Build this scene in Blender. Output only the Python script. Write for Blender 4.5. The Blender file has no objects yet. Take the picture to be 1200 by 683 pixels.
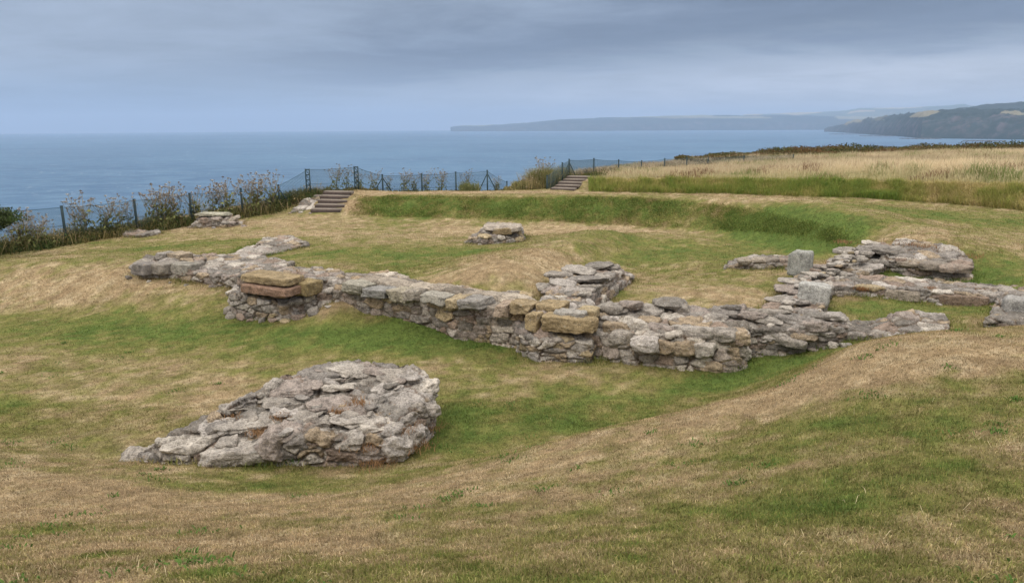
import bpy, bmesh, math, random
import numpy as np
from mathutils import Matrix, Vector

rng = np.random.default_rng(7)
random.seed(7)
SC = bpy.context.scene
COL = SC.collection

# ------------------------------------------------------------------ camera
F = 857.0
PITCH = math.radians(12.72)
ROLL = 0.006
CAM = np.array([0.0, 0.0, 3.0])
fwd = np.array([0, math.cos(PITCH), -math.sin(PITCH)])
r0 = np.array([1.0, 0, 0]); u0 = np.array([0, math.sin(PITCH), math.cos(PITCH)])
right = r0 - ROLL * u0; right /= np.linalg.norm(right)
up = np.cross(right, fwd); up /= np.linalg.norm(up)


def ray(px, py):
    return fwd + (px - 600) / F * right + (341.5 - py) / F * up


def atz(px, py, z):
    d = ray(px, py); t = (z - CAM[2]) / d[2]
    return CAM + d * t


def atd(px, py, dist):
    d = ray(px, py); t = dist / d[1]
    return CAM + d * t


cam = bpy.data.cameras.new('camera'); cam.sensor_width = 36; cam.sensor_fit = 'HORIZONTAL'
cam.lens = F / 1200 * 36; cam.clip_start = 0.05; cam.clip_end = 90000
camo = bpy.data.objects.new('camera', cam); COL.objects.link(camo)
M = Matrix.Identity(4)
for i in range(3):
    M[i][0] = right[i]; M[i][1] = up[i]; M[i][2] = -fwd[i]; M[i][3] = CAM[i]
camo.matrix_world = M
SC.camera = camo

# ------------------------------------------------------------------ numpy noise


def _h(ix, iy, iz, seed):
    n = (ix.astype(np.int64) * 374761393 + iy.astype(np.int64) * 668265263 + iz.astype(np.int64) * 1440662683 + seed * 974634521) & 0xFFFFFFFF
    n = ((n ^ (n >> 13)) * 1274126177) & 0xFFFFFFFF
    n = ((n ^ (n >> 16)) * 2246822519) & 0xFFFFFFFF
    n = n ^ (n >> 13)
    return (n & 0xFFFFFF).astype(np.float64) / 0xFFFFFF


def vnoise(p, seed=0):
    p = np.asarray(p, dtype=np.float64)
    i = np.floor(p).astype(np.int64); f = p - i
    w = f * f * f * (f * (f * 6 - 15) + 10)
    out = 0
    for dx in (0, 1):
        for dy in (0, 1):
            for dz in (0, 1):
                wt = (w[:, 0] if dx else 1 - w[:, 0]) * (w[:, 1] if dy else 1 - w[:, 1]) * (w[:, 2] if dz else 1 - w[:, 2])
                out = out + wt * _h(i[:, 0] + dx, i[:, 1] + dy, i[:, 2] + dz, seed)
    return out * 2 - 1


def fbm(p, seed=0, octv=4, gain=0.5):
    p = np.asarray(p, dtype=np.float64); s = 0; a = 1; tot = 0
    for o in range(octv):
        s = s + a * vnoise(p * (2.03 ** o) + 17.3 * o, seed + o); tot += a; a *= gain
    return s / tot


def n2(x, y, scale, seed=0, octv=3):
    p = np.stack([x * scale, y * scale, np.zeros_like(x) + seed * 3.7], 1)
    return fbm(p, seed, octv)


def worley(p, seed=0, jit=(1, 1, 1)):
    """F1, F2, hash of the nearest cell and offset from its centre."""
    p = np.asarray(p, dtype=np.float64)
    b = np.floor(p).astype(np.int64)
    n = len(p)
    f1 = np.full(n, 9.0); f2 = np.full(n, 9.0); hid = np.zeros(n); off = np.zeros((n, 3))
    for dx in (-1, 0, 1):
        for dy in (-1, 0, 1):
            for dz in (-1, 0, 1):
                c = b + np.array([dx, dy, dz])
                q = np.stack([c[:, k] + 0.5 + jit[k] * (_h(c[:, 0], c[:, 1], c[:, 2], seed + 11 * (k + 1)) - 0.5) for k in range(3)], 1)
                v = p - q; d = np.sqrt((v ** 2).sum(1))
                near = d < f1
                f2 = np.where(near, f1, np.minimum(f2, d))
                hid = np.where(near, _h(c[:, 0], c[:, 1], c[:, 2], seed + 77), hid)
                off = np.where(near[:, None], v, off)
                f1 = np.where(near, d, f1)
    return f1, f2, hid, off


def sstep(a, b, x):
    t = np.clip((x - a) / (b - a), 0, 1)
    return t * t * (3 - 2 * t)


# ------------------------------------------------------------------ mesh + object helpers


def build(name, V, faces, mat, parent=None, col=None, smooth=False, attrs=None):
    """faces: list of (n,k) index arrays."""
    V = np.asarray(V, dtype=np.float32)
    me = bpy.data.meshes.new(name)
    me.vertices.add(len(V)); me.vertices.foreach_set('co', V.ravel())
    if not isinstance(faces, (list, tuple)):
        faces = [faces]
    faces = [np.asarray(f, dtype=np.int32) for f in faces if len(f)]
    idx = np.concatenate([f.ravel() for f in faces]); cnt = np.concatenate([np.full(len(f), f.shape[1], dtype=np.int32) for f in faces])
    me.loops.add(len(idx)); me.loops.foreach_set('vertex_index', idx)
    me.polygons.add(len(cnt))
    st = np.concatenate([[0], np.cumsum(cnt)[:-1]]).astype(np.int32)
    me.polygons.foreach_set('loop_start', st)
    if smooth:
        me.polygons.foreach_set('use_smooth', np.ones(len(cnt), dtype=bool))
    if col is not None:
        c = np.ones((len(V), 4), dtype=np.float32); c[:, :3] = col
        a = me.color_attributes.new('col', 'FLOAT_COLOR', 'POINT'); a.data.foreach_set('color', c.ravel())
    me.update(calc_edges=True); me.validate()
    if mat is not None:
        me.materials.append(mat)
    o = bpy.data.objects.new(name, me); COL.objects.link(o)
    if parent is not None:
        o.parent = parent
    return o


def tag(o, label, cat, group=None):
    o['label'] = label; o['category'] = cat; o['kind'] = 'thing'
    if group:
        o['group'] = group
    return o


def kind(o, k):
    o['kind'] = k
    return o


def empty(name, loc, label, cat, group=None):
    o = bpy.data.objects.new(name, None); COL.objects.link(o)
    o.location = [float(v) for v in loc]
    o.empty_display_size = 0.2
    return tag(o, label, cat, group)


class Bag:
    """collects pieces of one mesh"""

    def __init__(self):
        self.V = []; self.F3 = []; self.F4 = []; self.C = []; self.n = 0

    def add(self, V, F, C):
        V = np.asarray(V, float); F = np.asarray(F)
        C = np.broadcast_to(np.asarray(C, float), (len(V), 3))
        self.V.append(V); self.C.append(C)
        (self.F3 if F.shape[1] == 3 else self.F4).append(F + self.n)
        self.n += len(V)

    def obj(self, name, mat, parent=None, smooth=False, origin=None):
        V = np.concatenate(self.V); C = np.concatenate(self.C)
        if origin is not None:
            V = V - np.asarray(origin)
        fs = []
        if self.F3: fs.append(np.concatenate(self.F3))
        if self.F4: fs.append(np.concatenate(self.F4))
        o = build(name, V, fs, mat, parent, C, smooth)
        if origin is not None and parent is None:
            o.location = [float(v) for v in origin]
        return o


def tube(P, R, n=5):
    """tube along points P with radii R -> V, F (quads)"""
    P = np.asarray(P, float); R = np.broadcast_to(np.asarray(R, float), (len(P),))
    V = []; F = []
    for i in range(len(P)):
        t = P[min(i + 1, len(P) - 1)] - P[max(i - 1, 0)]; t = t / (np.linalg.norm(t) + 1e-9)
        a = np.array([1.0, 0, 0]) if abs(t[0]) < .8 else np.array([0, 1.0, 0])
        b = np.cross(t, a); b /= np.linalg.norm(b); c = np.cross(t, b)
        for k in range(n):
            th = 2 * math.pi * k / n
            V.append(P[i] + R[i] * (math.cos(th) * b + math.sin(th) * c))
    for i in range(len(P) - 1):
        for k in range(n):
            F.append((i * n + k, i * n + (k + 1) % n, (i + 1) * n + (k + 1) % n, (i + 1) * n + k))
    m = len(V); V.append(P[0]); V.append(P[-1])
    T = []
    for k in range(n):
        F.append((m, (k + 1) % n, k, k)); F.append((m + 1, (len(P) - 1) * n + k, (len(P) - 1) * n + (k + 1) % n, (len(P) - 1) * n + (k + 1) % n))
    F = [f for f in F]
    # split the degenerate caps into triangles padded as quads is bad: rebuild
    Q = [f for f in F if len(set(f)) == 4]; T = [f[:3] for f in F if len(set(f)) == 3]
    return np.array(V), np.array(Q), np.array(T)


def add_tube(bag, P, R, C, n=5):
    V, Q, T = tube(P, R, n)
    n0 = bag.n
    bag.V.append(V); bag.C.append(np.broadcast_to(np.asarray(C, float), (len(V), 3)))
    bag.F4.append(Q + n0); bag.F3.append(T + n0); bag.n += len(V)


def add_box(bag, c, u, v, w, C):
    """box with centre c and half-axes u v w"""
    c, u, v, w = (np.asarray(a, float) for a in (c, u, v, w))
    V = np.array([c + sx * u + sy * v + sz * w for sz in (-1, 1) for sy in (-1, 1) for sx in (-1, 1)])
    Fq = np.array([(0, 2, 3, 1), (4, 5, 7, 6), (0, 1, 5, 4), (2, 6, 7, 3), (0, 4, 6, 2), (1, 3, 7, 5)])
    bag.add(V, Fq, C)


# ------------------------------------------------------------------ materials


def new_mat(name):
    m = bpy.data.materials.new(name); m.use_nodes = True
    nt = m.node_tree; nt.nodes.clear()
    return m, nt, nt.nodes, nt.links


def nd(nt, t, **kw):
    n = nt.nodes.new(t)
    for k, v in kw.items():
        setattr(n, k, v)
    return n


def mixc(nt, fac, a, b, mode='MIX'):
    n = nt.nodes.new('ShaderNodeMix'); n.data_type = 'RGBA'; n.blend_type = mode; n.clamp_factor = True
    for s, v in ((0, fac), (6, a), (7, b)):
        if hasattr(v, 'links') or hasattr(v, 'is_linked'):
            nt.links.new(v, n.inputs[s])
        elif s == 0:
            n.inputs[0].default_value = v
        else:
            n.inputs[s].default_value = (*v, 1) if len(v) == 3 else v
    return n.outputs[2]


def ramp(nt, src, a, b, lo=0.0, hi=1.0):
    n = nt.nodes.new('ShaderNodeMapRange'); n.interpolation_type = 'SMOOTHSTEP'
    n.inputs[1].default_value = a; n.inputs[2].default_value = b; n.inputs[3].default_value = lo; n.inputs[4].default_value = hi
    nt.links.new(src, n.inputs[0])
    return n.outputs[0]


def noise(nt, vec, scale, detail=4, rough=.55, dist=0):
    n = nt.nodes.new('ShaderNodeTexNoise'); n.inputs['Scale'].default_value = scale; n.inputs['Detail'].default_value = detail
    n.inputs['Roughness'].default_value = rough; n.inputs['Distortion'].default_value = dist
    nt.links.new(vec, n.inputs['Vector'])
    return n.outputs['Fac']


def math_(nt, op, a, b=None, c=None):
    n = nt.nodes.new('ShaderNodeMath'); n.operation = op
    for i, v in enumerate((a, b, c)):
        if v is None: continue
        if hasattr(v, 'is_linked'): nt.links.new(v, n.inputs[i])
        else: n.inputs[i].default_value = v
    return n.outputs[0]


def worldpos(nt):
    return nt.nodes.new('ShaderNodeNewGeometry').outputs['Position']


def principled(nt, base, rough=.9, spec=.25, bump=None, bstr=.5, bdist=.02):
    b = nt.nodes.new('ShaderNodeBsdfPrincipled')
    if hasattr(base, 'is_linked'): nt.links.new(base, b.inputs['Base Color'])
    else: b.inputs['Base Color'].default_value = (*base, 1)
    b.inputs['Roughness'].default_value = rough
    b.inputs['Specular IOR Level'].default_value = spec
    if bump is not None:
        bn = nt.nodes.new('ShaderNodeBump'); bn.inputs['Strength'].default_value = bstr; bn.inputs['Distance'].default_value = bdist
        nt.links.new(bump, bn.inputs['Height']); nt.links.new(bn.outputs[0], b.inputs['Normal'])
    o = nt.nodes.new('ShaderNodeOutputMaterial'); nt.links.new(b.outputs[0], o.inputs[0])
    return b


def attr(nt, name='col'):
    n = nt.nodes.new('ShaderNodeAttribute'); n.attribute_name = name
    return n.outputs['Color']


def mat_stone():
    m, nt, N, L = new_mat('weathered_stone')
    p = worldpos(nt); c = attr(nt)
    f1 = noise(nt, p, 9, 6, .65); f2 = noise(nt, p, 45, 5, .7); f3 = noise(nt, p, 3.2, 3)
    v = math_(nt, 'ADD', math_(nt, 'MULTIPLY', f1, .8), math_(nt, 'ADD', math_(nt, 'MULTIPLY', f2, .9), math_(nt, 'MULTIPLY', noise(nt, p, 95, 3, .7), .5)))
    v = ramp(nt, v, .78, 1.42, .36, 1.46)
    comb = nt.nodes.new('ShaderNodeCombineColor')
    for i in range(3): L.new(v, comb.inputs[i])
    base = mixc(nt, 1.0, c, comb.outputs[0], 'MULTIPLY')
    # pale lichen, dark lichen, a little orange
    l1 = math_(nt, 'MULTIPLY', ramp(nt, noise(nt, p, 22, 5, .7, .6), .56, .66), ramp(nt, f3, .35, .62))
    base = mixc(nt, math_(nt, 'MULTIPLY', l1, .38), base, (.40, .40, .37))
    l2 = ramp(nt, noise(nt, p, 30, 4, .7), .60, .70)
    base = mixc(nt, math_(nt, 'MULTIPLY', l2, .6), base, (.085, .08, .08))
    l3 = math_(nt, 'MULTIPLY', ramp(nt, noise(nt, p, 14, 4, .6), .62, .7), ramp(nt, noise(nt, p, 1.1, 2), .5, .65))
    base = mixc(nt, math_(nt, 'MULTIPLY', l3, .5), base, (.32, .19, .07))
    h = math_(nt, 'ADD', math_(nt, 'MULTIPLY', f1, 1.0), math_(nt, 'MULTIPLY', noise(nt, p, 70, 4, .7), .45))
    principled(nt, base, .95, .1, h, 1.0, .05)
    return m


def mat_ground():
    m, nt, N, L = new_mat('mown_turf')
    p = worldpos(nt); c = attr(nt)
    f1 = noise(nt, p, 2.3, 5, .65); f2 = noise(nt, p, 38, 5, .75); f3 = noise(nt, p, 11, 4, .7)
    v = math_(nt, 'ADD', math_(nt, 'MULTIPLY', f2, .8), math_(nt, 'ADD', math_(nt, 'MULTIPLY', f3, .7), math_(nt, 'MULTIPLY', f1, .3)))
    v = ramp(nt, v, .6, 1.2, .40, 1.35)
    comb = nt.nodes.new('ShaderNodeCombineColor')
    for i in range(3): L.new(v, comb.inputs[i])
    base = mixc(nt, 1.0, c, comb.outputs[0], 'MULTIPLY')
    principled(nt, base, 1.0, .05, f2, .8, .02)
    return m


def mat_blade(name, tr=.3):
    m, nt, N, L = new_mat(name)
    c = attr(nt)
    d = nt.nodes.new('ShaderNodeBsdfDiffuse'); t = nt.nodes.new('ShaderNodeBsdfTranslucent')
    L.new(c, d.inputs[0]); L.new(c, t.inputs[0])
    mx = nt.nodes.new('ShaderNodeMixShader'); mx.inputs[0].default_value = tr
    L.new(d.outputs[0], mx.inputs[1]); L.new(t.outputs[0], mx.inputs[2])
    o = nt.nodes.new('ShaderNodeOutputMaterial'); L.new(mx.outputs[0], o.inputs[0])
    return m


def mat_plain(name, col, rough=.7, var=.25, scale=20):
    m, nt, N, L = new_mat(name)
    p = worldpos(nt); f = noise(nt, p, scale, 4, .6)
    v = ramp(nt, f, .3, .7, 1 - var, 1 + var)
    comb = nt.nodes.new('ShaderNodeCombineColor')
    for i in range(3): L.new(v, comb.inputs[i])
    base = mixc(nt, 1.0, col, comb.outputs[0], 'MULTIPLY')
    principled(nt, base, rough, .3, f, .3, .01)
    return m


STONE = mat_stone(); TURF = mat_ground(); BLADE = mat_blade('grass_blade', .3); LEAF = mat_blade('leaf', .3)
POSTM = mat_plain('green_painted_steel', (.022, .040, .042), .6)
WIREM = mat_plain('green_coated_wire', (.03, .06, .065), .6)
TIMBER = mat_plain('weathered_riser', (.06, .043, .035), .9)
TREADM = mat_plain('gravel_tread', (.17, .14, .11), .95, .35, 40)
DRYM = mat_blade('dried_stalk', .2)

# ------------------------------------------------------------------ terrain
CP = []


def Z(px, py, z): CP.append(atz(px, py, z))
def D(px, py, d): CP.append(atd(px, py, d))
def W(x, y, z): CP.append(np.array([x, y, z], float))


for a in [(0, 527, -.25), (140, 545, -.32), (60, 540, -.28), (300, 562, -.32), (300, 600, .25), (300, 640, .8), (300, 683, 1.35), (0, 600, .2), (0, 640, .75), (0, 683, 1.3),
          (450, 562, -.25), (520, 548, -.2), (450, 600, .42), (600, 600, .55), (600, 560, .2), (600, 683, 1.42), (600, 640, 1.0), (600, 531, -.04), (900, 683, 1.45), (900, 600, 1.0), (900, 540, .75), (900, 490, .55),
          (900, 458, .40), (750, 600, .8), (750, 540, .42), (1200, 683, 1.5), (1200, 600, 1.28), (1200, 520, 1.14), (1200, 450, 1.06), (1200, 398, 1.0), (1130, 391, 1.0), (1000, 405, .72), (960, 430, .55),
          (1060, 395, .9), (1000, 470, .85), (1000, 540, 1.0), (800, 482, .25), (640, 520, 0), (720, 500, .12), (560, 541, -.12),
          # lower lawn
          (560, 500, -.44), (600, 505, -.40), (640, 490, -.45), (720, 472, -.5), (800, 452, -.5), (870, 434, -.47), (930, 416, -.32), (0, 490, -.48), (0, 450, -.53), (0, 400, -.55), (100, 420, -.55), (200, 500, -.48),
          (100, 515, -.44), (300, 400, -.52), (200, 385, -.55), (120, 370, -.54), (0, 358, -.55), (270, 379, -.5), (400, 405, -.5), (500, 405, -.46), (600, 412, -.48), (600, 450, -.47), (450, 430, -.48),
          (690, 413, -.47), (740, 427, -.47), (830, 434, -.47), (300, 545, -.42), (200, 545, -.43), (450, 550, -.40), (505, 520, -.42),
          # hump in front of the long wall
          (400, 352, -.06), (360, 366, -.32), (430, 368, -.26), (470, 357, -.12), (530, 384, -.32), (400, 372, -.35),
          # left bank
          (0, 318, -.14), (80, 322, -.14), (150, 335, -.22), (200, 334, -.2), (260, 340, -.22), (60, 343, -.4), (130, 352, -.42), (200, 362, -.45),
          # court
          (0, 304, -.35), (100, 286, -.38), (60, 300, -.28), (150, 295, -.12), (200, 285, -.15), (250, 275, -.15), (350, 265, -.1), (300, 260, -.2), (225, 269, -.3), (170, 279, -.35), (350, 300, 0), (450, 280, 0), (450, 300, 0), (400, 316, .02), (300, 308, -.02), (500, 325, .1), (560, 288, .03),
          (800, 300, 0), (850, 330, 0), (750, 342, 0), (900, 352, 0), (860, 358, .02), (800, 352, .0), (820, 280, 0),
          # hump inside the court
          (560, 325, .3), (620, 305, .32), (680, 285, .32), (722, 271, .28), (480, 313, 0), (550, 297, .02), (620, 283, .03), (655, 326, .06), (700, 310, 0), (745, 290, 0), (775, 273, 0), (600, 318, .33), (650, 292, .3),
          # right hand rooms
          (1050, 365, 0), (1100, 372, 0), (1130, 360, 0), (990, 355, 0), (1060, 325, .14), (1100, 328, .12), (1020, 320, .18), (1075, 318, .18), (1142, 322, .2),
          # outside right
          (1200, 330, .28), (1200, 300, .36), (1200, 270, .4), (1200, 249, .4), (1100, 242, .4), (1115, 283, .60), (1160, 304, .38), (1165, 325, .25), (1060, 255, .66), (1120, 265, .48)]:
    Z(*a)
for a in [(1050, 279, 15.9), (1080, 270, 16.5), (450, 223.5, 29.8), (600, 223, 30), (680, 224, 29.8), (520, 223.5, 30),
          (417, 223, 29.2), (350, 232, 28.6), (330, 249, 27.6), (300, 253, 27)]:
    D(*a)
for a in [(2.9, 8.0, -.05), (2.4, 8.1, -.3), (4.2, 8.5, .4), (4.5, 9.4, .0), (5.2, 8.2, .62), (5.6, 9.3, .15), (6.3, 7.6, .92), (7, 9, .32), (9, 9, .5), (3.3, 9.2, -.3),
          (12, 8, .7), (14, 4, 1.2), (12, 0, 1.5), (0, -4, 1.6), (-8, -4, 1.4), (-6, 2, 1.1), (-12, 5, .2), (-15, 11, -.5), (-17, 16, -.5), (-6.5, 5, .1), (20, -5, 1.6), (-16, 1, .6), (5, 1, 1.5), (0, 1, 1.75), (-2, 1, 1.65),
          (30, 36, .9), (6, 36, .66), (20, 50, .45), (40, 50, .65), (12, 50, .22), (60, 60, .6), (30, 70, .3), (90, 75, .6), (60, 30, 1.2), (40, 15, 1.2), (25, 22, 1.1), (25, 10, .9), (110, 20, 1.6), (18, 33, .95), (3.5, 34, .62), (150, 80, 1),
          (-3, 32, .1), (0, 32.5, .2), (2, 32, .4), (-6, 31, .2), (-25, -10, .8)]:
    W(*a)
def LINE(pts, step=.9, zoff=0.0, yoff=0.0):
    Q = np.array([atd(*p) for p in pts]); seg = np.linalg.norm(np.diff(Q[:, :2], axis=0), axis=1); cum = np.concatenate([[0], np.cumsum(seg)])
    for t in np.arange(0, cum[-1], step):
        CP.append(np.array([np.interp(t, cum, Q[:, 0]), np.interp(t, cum, Q[:, 1]) + yoff, np.interp(t, cum, Q[:, 2]) + zoff]))


TOPL = [(412, 230, 28.0), (450, 229.5, 27.6), (500, 229.5, 27.1), (600, 229.5, 26.4), (700, 229.5, 25.3), (800, 231, 24.0), (850, 233, 23.1), (900, 237, 21.9), (950, 243, 20.4), (1000, 256, 18.2), (1040, 268, 16.8)]
FOOTL = [(410, 250, 26.4), (450, 252, 26.0), (500, 254, 25.4), (600, 257, 24.6), (700, 261, 23.7), (760, 265, 22.9), (850, 274, 21.0), (900, 281, 19.7), (950, 294, 17.6), (985, 304, 16.5)]
LINE(TOPL); LINE(FOOTL)
LINE(TOPL[:8], 1.4, -.03, .9)
LINE([(688, 224, 30), (850, 227, 29.3), (1000, 231, 27.8), (1100, 237, 26), (1200, 246, 23.4), (1330, 262, 20.5)], 1.0)
LINE([(690, 211, 31.0), (850, 212, 30.2), (1000, 214, 28.8), (1100, 217, 27.0), (1200, 220, 24.6), (1330, 226, 22)], 1.0)
LINE([(690, 211, 31.0), (850, 212, 30.2), (1000, 214, 28.8), (1100, 217, 27.0), (1200, 220, 24.6), (1330, 226, 22)], 1.4, .0, 1.2)
def LINEZ(pts, step=.8):
    Q = np.array([atz(*p) for p in pts]); seg = np.linalg.norm(np.diff(Q[:, :2], axis=0), axis=1); cum = np.concatenate([[0], np.cumsum(seg)])
    for t in np.arange(0, cum[-1] + .01, step):
        CP.append(np.array([np.interp(t, cum, Q[:, k]) for k in range(3)]))


LINEZ([(-60, 312, -.08), (0, 315, -.08), (80, 319, -.08), (150, 328, -.14)]); LINEZ([(-60, 350, -.56), (0, 354, -.56), (80, 361, -.56), (160, 370, -.55), (262, 379, -.52)])
LINEZ([(560, 326, .33), (600, 313, .36), (640, 298, .36), (680, 284, .35), (722, 270, .30)]); LINEZ([(648, 331, .05), (672, 318, .02), (700, 306, 0), (730, 292, 0), (757, 279, 0)])
LINEZ([(478, 314, 0), (515, 304, .01), (560, 296, .02), (625, 284, .03)])
LINEZ([(545, 543, -.10), (600, 530, .0), (640, 519, .06), (720, 499, .20), (800, 481, .33), (900, 457, .48), (960, 429, .61), (1000, 404, .76), (1060, 394, .92)], .5)
LINEZ([(-50, 520, -.10), (0, 525, -.14), (60, 536, -.18), (140, 545, -.23), (220, 551, -.27)], .5); LINEZ([(-50, 511, -.47), (0, 515, -.47), (60, 527, -.47), (125, 536, -.46)], .5)
LINEZ([(552, 535, -.42), (640, 513, -.43), (720, 492, -.47), (800, 472, -.48), (870, 452, -.46)], .5)
CP = np.array(CP)
_keep = []
for _i in range(len(CP)):
    if all((CP[_i, 0] - CP[_j, 0]) ** 2 + (CP[_i, 1] - CP[_j, 1]) ** 2 > .09 for _j in _keep): _keep.append(_i)
CP = CP[_keep]
CC = .22


def _phi(A, B):
    d2 = ((A[:, None, :2] - B[None, :, :2]) ** 2).sum(2)
    return np.sqrt(d2 + CC * CC)


_n = len(CP)
A = np.zeros((_n + 3, _n + 3)); A[:_n, :_n] = -_phi(CP, CP) + np.eye(_n) * .01 * -1
# (negated multiquadric is conditionally positive definite; small ridge smooths)
A[:_n, :_n] = -_phi(CP, CP); A[:_n, :_n] += np.eye(_n) * .02
A[:_n, _n] = 1; A[:_n, _n + 1:] = CP[:, :2]; A[_n, :_n] = 1; A[_n + 1:, :_n] = CP[:, :2].T
sol = np.linalg.solve(A, np.concatenate([CP[:, 2], [0, 0, 0]]))

EDGE = np.array([(-24, -60), (-23, -20), (-19.5, 5), (-17.8, 14), (-16.6, 19), (-15.2, 23.2), (-13.2, 26.6), (-11.2, 29.2), (-9, 30.9), (-6, 32.2), (-2, 32.6), (1.2, 33.4), (2.6, 36), (3.6, 42), (8, 55), (22, 68), (45, 76), (90, 84), (180, 92), (400, 105)], float)


def seg_dist(P, poly):
    """distance to polyline, and signed side (left +)"""
    best = np.full(len(P), 1e9); side = np.zeros(len(P))
    for a, b in zip(poly[:-1], poly[1:]):
        ab = b - a; t = np.clip(((P - a) @ ab) / (ab @ ab), 0, 1)
        q = P - (a + t[:, None] * ab); d = np.sqrt((q ** 2).sum(1))
        s = ab[0] * (P[:, 1] - a[1]) - ab[1] * (P[:, 0] - a[0])
        m = d < best
        best = np.where(m, d, best); side = np.where(m, np.sign(s), side)
    return best, side


def zraw(x, y):
    P = np.stack([x, y], 1); out = np.empty(len(P))
    for s in range(0, len(P), 20000):
        q = P[s:s + 20000]
        out[s:s + 20000] = -_phi(q, CP) @ sol[:_n] + sol[_n] + q @ sol[_n + 1:]
    return out


def zterr(x, y):
    x = np.asarray(x, float); y = np.asarray(y, float)
    z = np.clip(zraw(x, y), -2.5, 4)
    z = z + .016 * n2(x, y, .9, 3, 2) + .012 * n2(x, y, 3.1, 5, 2)
    tus = np.exp(-(((x + 9.5) / 4.5) ** 2 + ((y - 15.2) / 1.3) ** 2)) + .7 * np.exp(-(((x - 1.6) / 1.6) ** 2 + ((y - 16) / 2.4) ** 2))
    z = z + .06 * tus * n2(x, y, 2.6, 6, 3)
    d, s = seg_dist(np.stack([x, y], 1), EDGE)
    out = np.where(s > 0, d, 0)
    drop = np.where(out < .8, .4 * out * out, .256 + (out - .8) * 1.15)
    z = z - np.minimum(drop, 1e9) + np.where(out > 4, 1.2 * n2(x, y, .12, 8, 4) * np.minimum((out - 4) / 10, 1), 0)
    return np.maximum(z, -85)


def axis(lo, hi, f0, f1, step, grow=1.16):
    a = list(np.arange(f0, f1 + 1e-6, step))
    s = step; x = f1
    while x < hi: s *= grow; x += s; a.append(x)
    s = step; x = f0
    while x > lo: s *= grow; x -= s; a.insert(0, x)
    return np.array(a)


GX = axis(-220, 320, -18, 17, .09); GY = axis(-120, 300, 1.2, 34, .09)
gx, gy = np.meshgrid(GX, GY)
gz = zterr(gx.ravel(), gy.ravel()).reshape(gx.shape)


def zs(x, y):
    x = np.asarray(x, float); y = np.asarray(y, float)
    i = np.clip(np.searchsorted(GX, x) - 1, 0, len(GX) - 2); j = np.clip(np.searchsorted(GY, y) - 1, 0, len(GY) - 2)
    u = np.clip((x - GX[i]) / (GX[i + 1] - GX[i]), 0, 1); v = np.clip((y - GY[j]) / (GY[j + 1] - GY[j]), 0, 1)
    return (gz[j, i] * (1 - u) + gz[j, i + 1] * u) * (1 - v) + (gz[j + 1, i] * (1 - u) + gz[j + 1, i + 1] * u) * v


def z1(x, y): return float(zs(np.array([x]), np.array([y]))[0])


def hit(px, py):
    d = ray(px, py); t = np.arange(1.5, 90, .04)
    P = CAM + t[:, None] * d
    below = P[:, 2] < zs(P[:, 0], P[:, 1])
    k = np.argmax(below) if below.any() else len(t) - 1
    return P[k]


# ------------------------------------------------------------------ where the turf is green and where it is straw
BLOBS = [  # px, py, radius along x, radius along y, change
    (900, 430, .9, .7, .75), (820, 450, 1.1, .5, .55), (700, 470, 1.4, .6, .4), (620, 490, 1.2, .5, .35), (535, 475, .35, .7, .6), (560, 520, .7, .3, .5), (680, 500, .8, .3, .45),
    (1060, 500, .9, .75, .5), (1000, 480, .7, .5, .3), (900, 590, .9, .5, .35), (1000, 600, .7, .4, .35), (1130, 540, .35, .5, .3), (230, 570, .8, .25, .55), (330, 570, .5, .25, .4), (0, 475, .6, .3, .6), (60, 500, .8, .4, .35),
    (300, 390, 2.5, .8, .5), (450, 385, 1.6, .6, .55), (560, 400, 1.2, .5, .6), (150, 385, 2, .7, .4), (60, 372, 2.5, .8, .35), (420, 405, 2, .6, .25),
    (480, 312, .8, .8, .55), (520, 298, 1.5, .7, .45), (450, 325, .9, .4, .5), (400, 297, 2, .9, .28), (230, 285, 2.5, .8, .42), (170, 292, 1.2, .7, .42), (430, 270, 3, 1.0, .12),
    (760, 305, 1.4, 1.2, .35), (800, 295, 1.2, 1.2, .3), (730, 345, .5, .5, .6), (900, 335, .5, .4, .35), (1050, 362, 1.6, .6, .5), (1075, 324, 1, .5, .5), (1160, 310, .9, 1.4, .45), (1150, 330, .5, .5, .5), (1130, 255, 4, 1.6, .35),
    (930, 285, .9, 1.6, .6), (890, 275, 1.2, 1.0, .4), (960, 270, .8, 1.5, .2), (210, 655, .10, .10, .9), (245, 672, .12, .09, 1.1), (115, 652, .12, .1, .6), (140, 650, .1, .08, .5), (60, 622, .15, .1, .5), (175, 620, .12, .1, .35),
    # straw
    (1080, 410, 2.2, .9, -.45), (960, 450, .7, .5, -.5), (860, 480, 1, .35, -.35), (1180, 520, .4, 1.0, -.45), (1190, 620, .35, .5, -.35), (950, 545, .45, .15, -.35), (60, 570, 1.2, .6, -.5), (120, 600, 1, .5, -.4), (330, 640, .9, .5, -.4), (480, 580, 1, .4, -.3),
    (640, 550, 1.5, .5, -.2), (250, 470, .9, .5, -.2), (120, 345, 3, .8, -.45), (40, 330, 2.5, .8, -.4), (350, 275, 4, 1.2, -.35), (260, 264, 2.5, 1, -.45), (600, 270, 3, 1.2, -.35), (640, 300, 1.4, 1.6, -.5), (560, 318, 1.2, .8, -.4), (395, 360, 1.0, .55, -.75),
    (860, 350, .8, .6, -.5), (800, 340, 1.6, .8, -.2), (1060, 285, 1.2, 1, -.4), (1010, 275, .8, 1, -.15), (1000, 250, 2, .8, -.2), (600, 225, 12, 1.0, -.5), (880, 234, 5, .8, -.4), (409, 240, .4, .7, -1.2), (750, 285, .5, .8, .3), (560, 465, .6, .5, -.4), (600, 440, 1.5, .5, -.2), (200, 430, 2, .6, -.15)]
BW = [(hit(b[0], b[1])[:2], b[2], b[3], b[4]) for b in BLOBS]
_tp = np.array([atd(*p)[:2] for p in TOPL]); _ft = np.array([atd(*p)[:2] for p in FOOTL])
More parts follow.
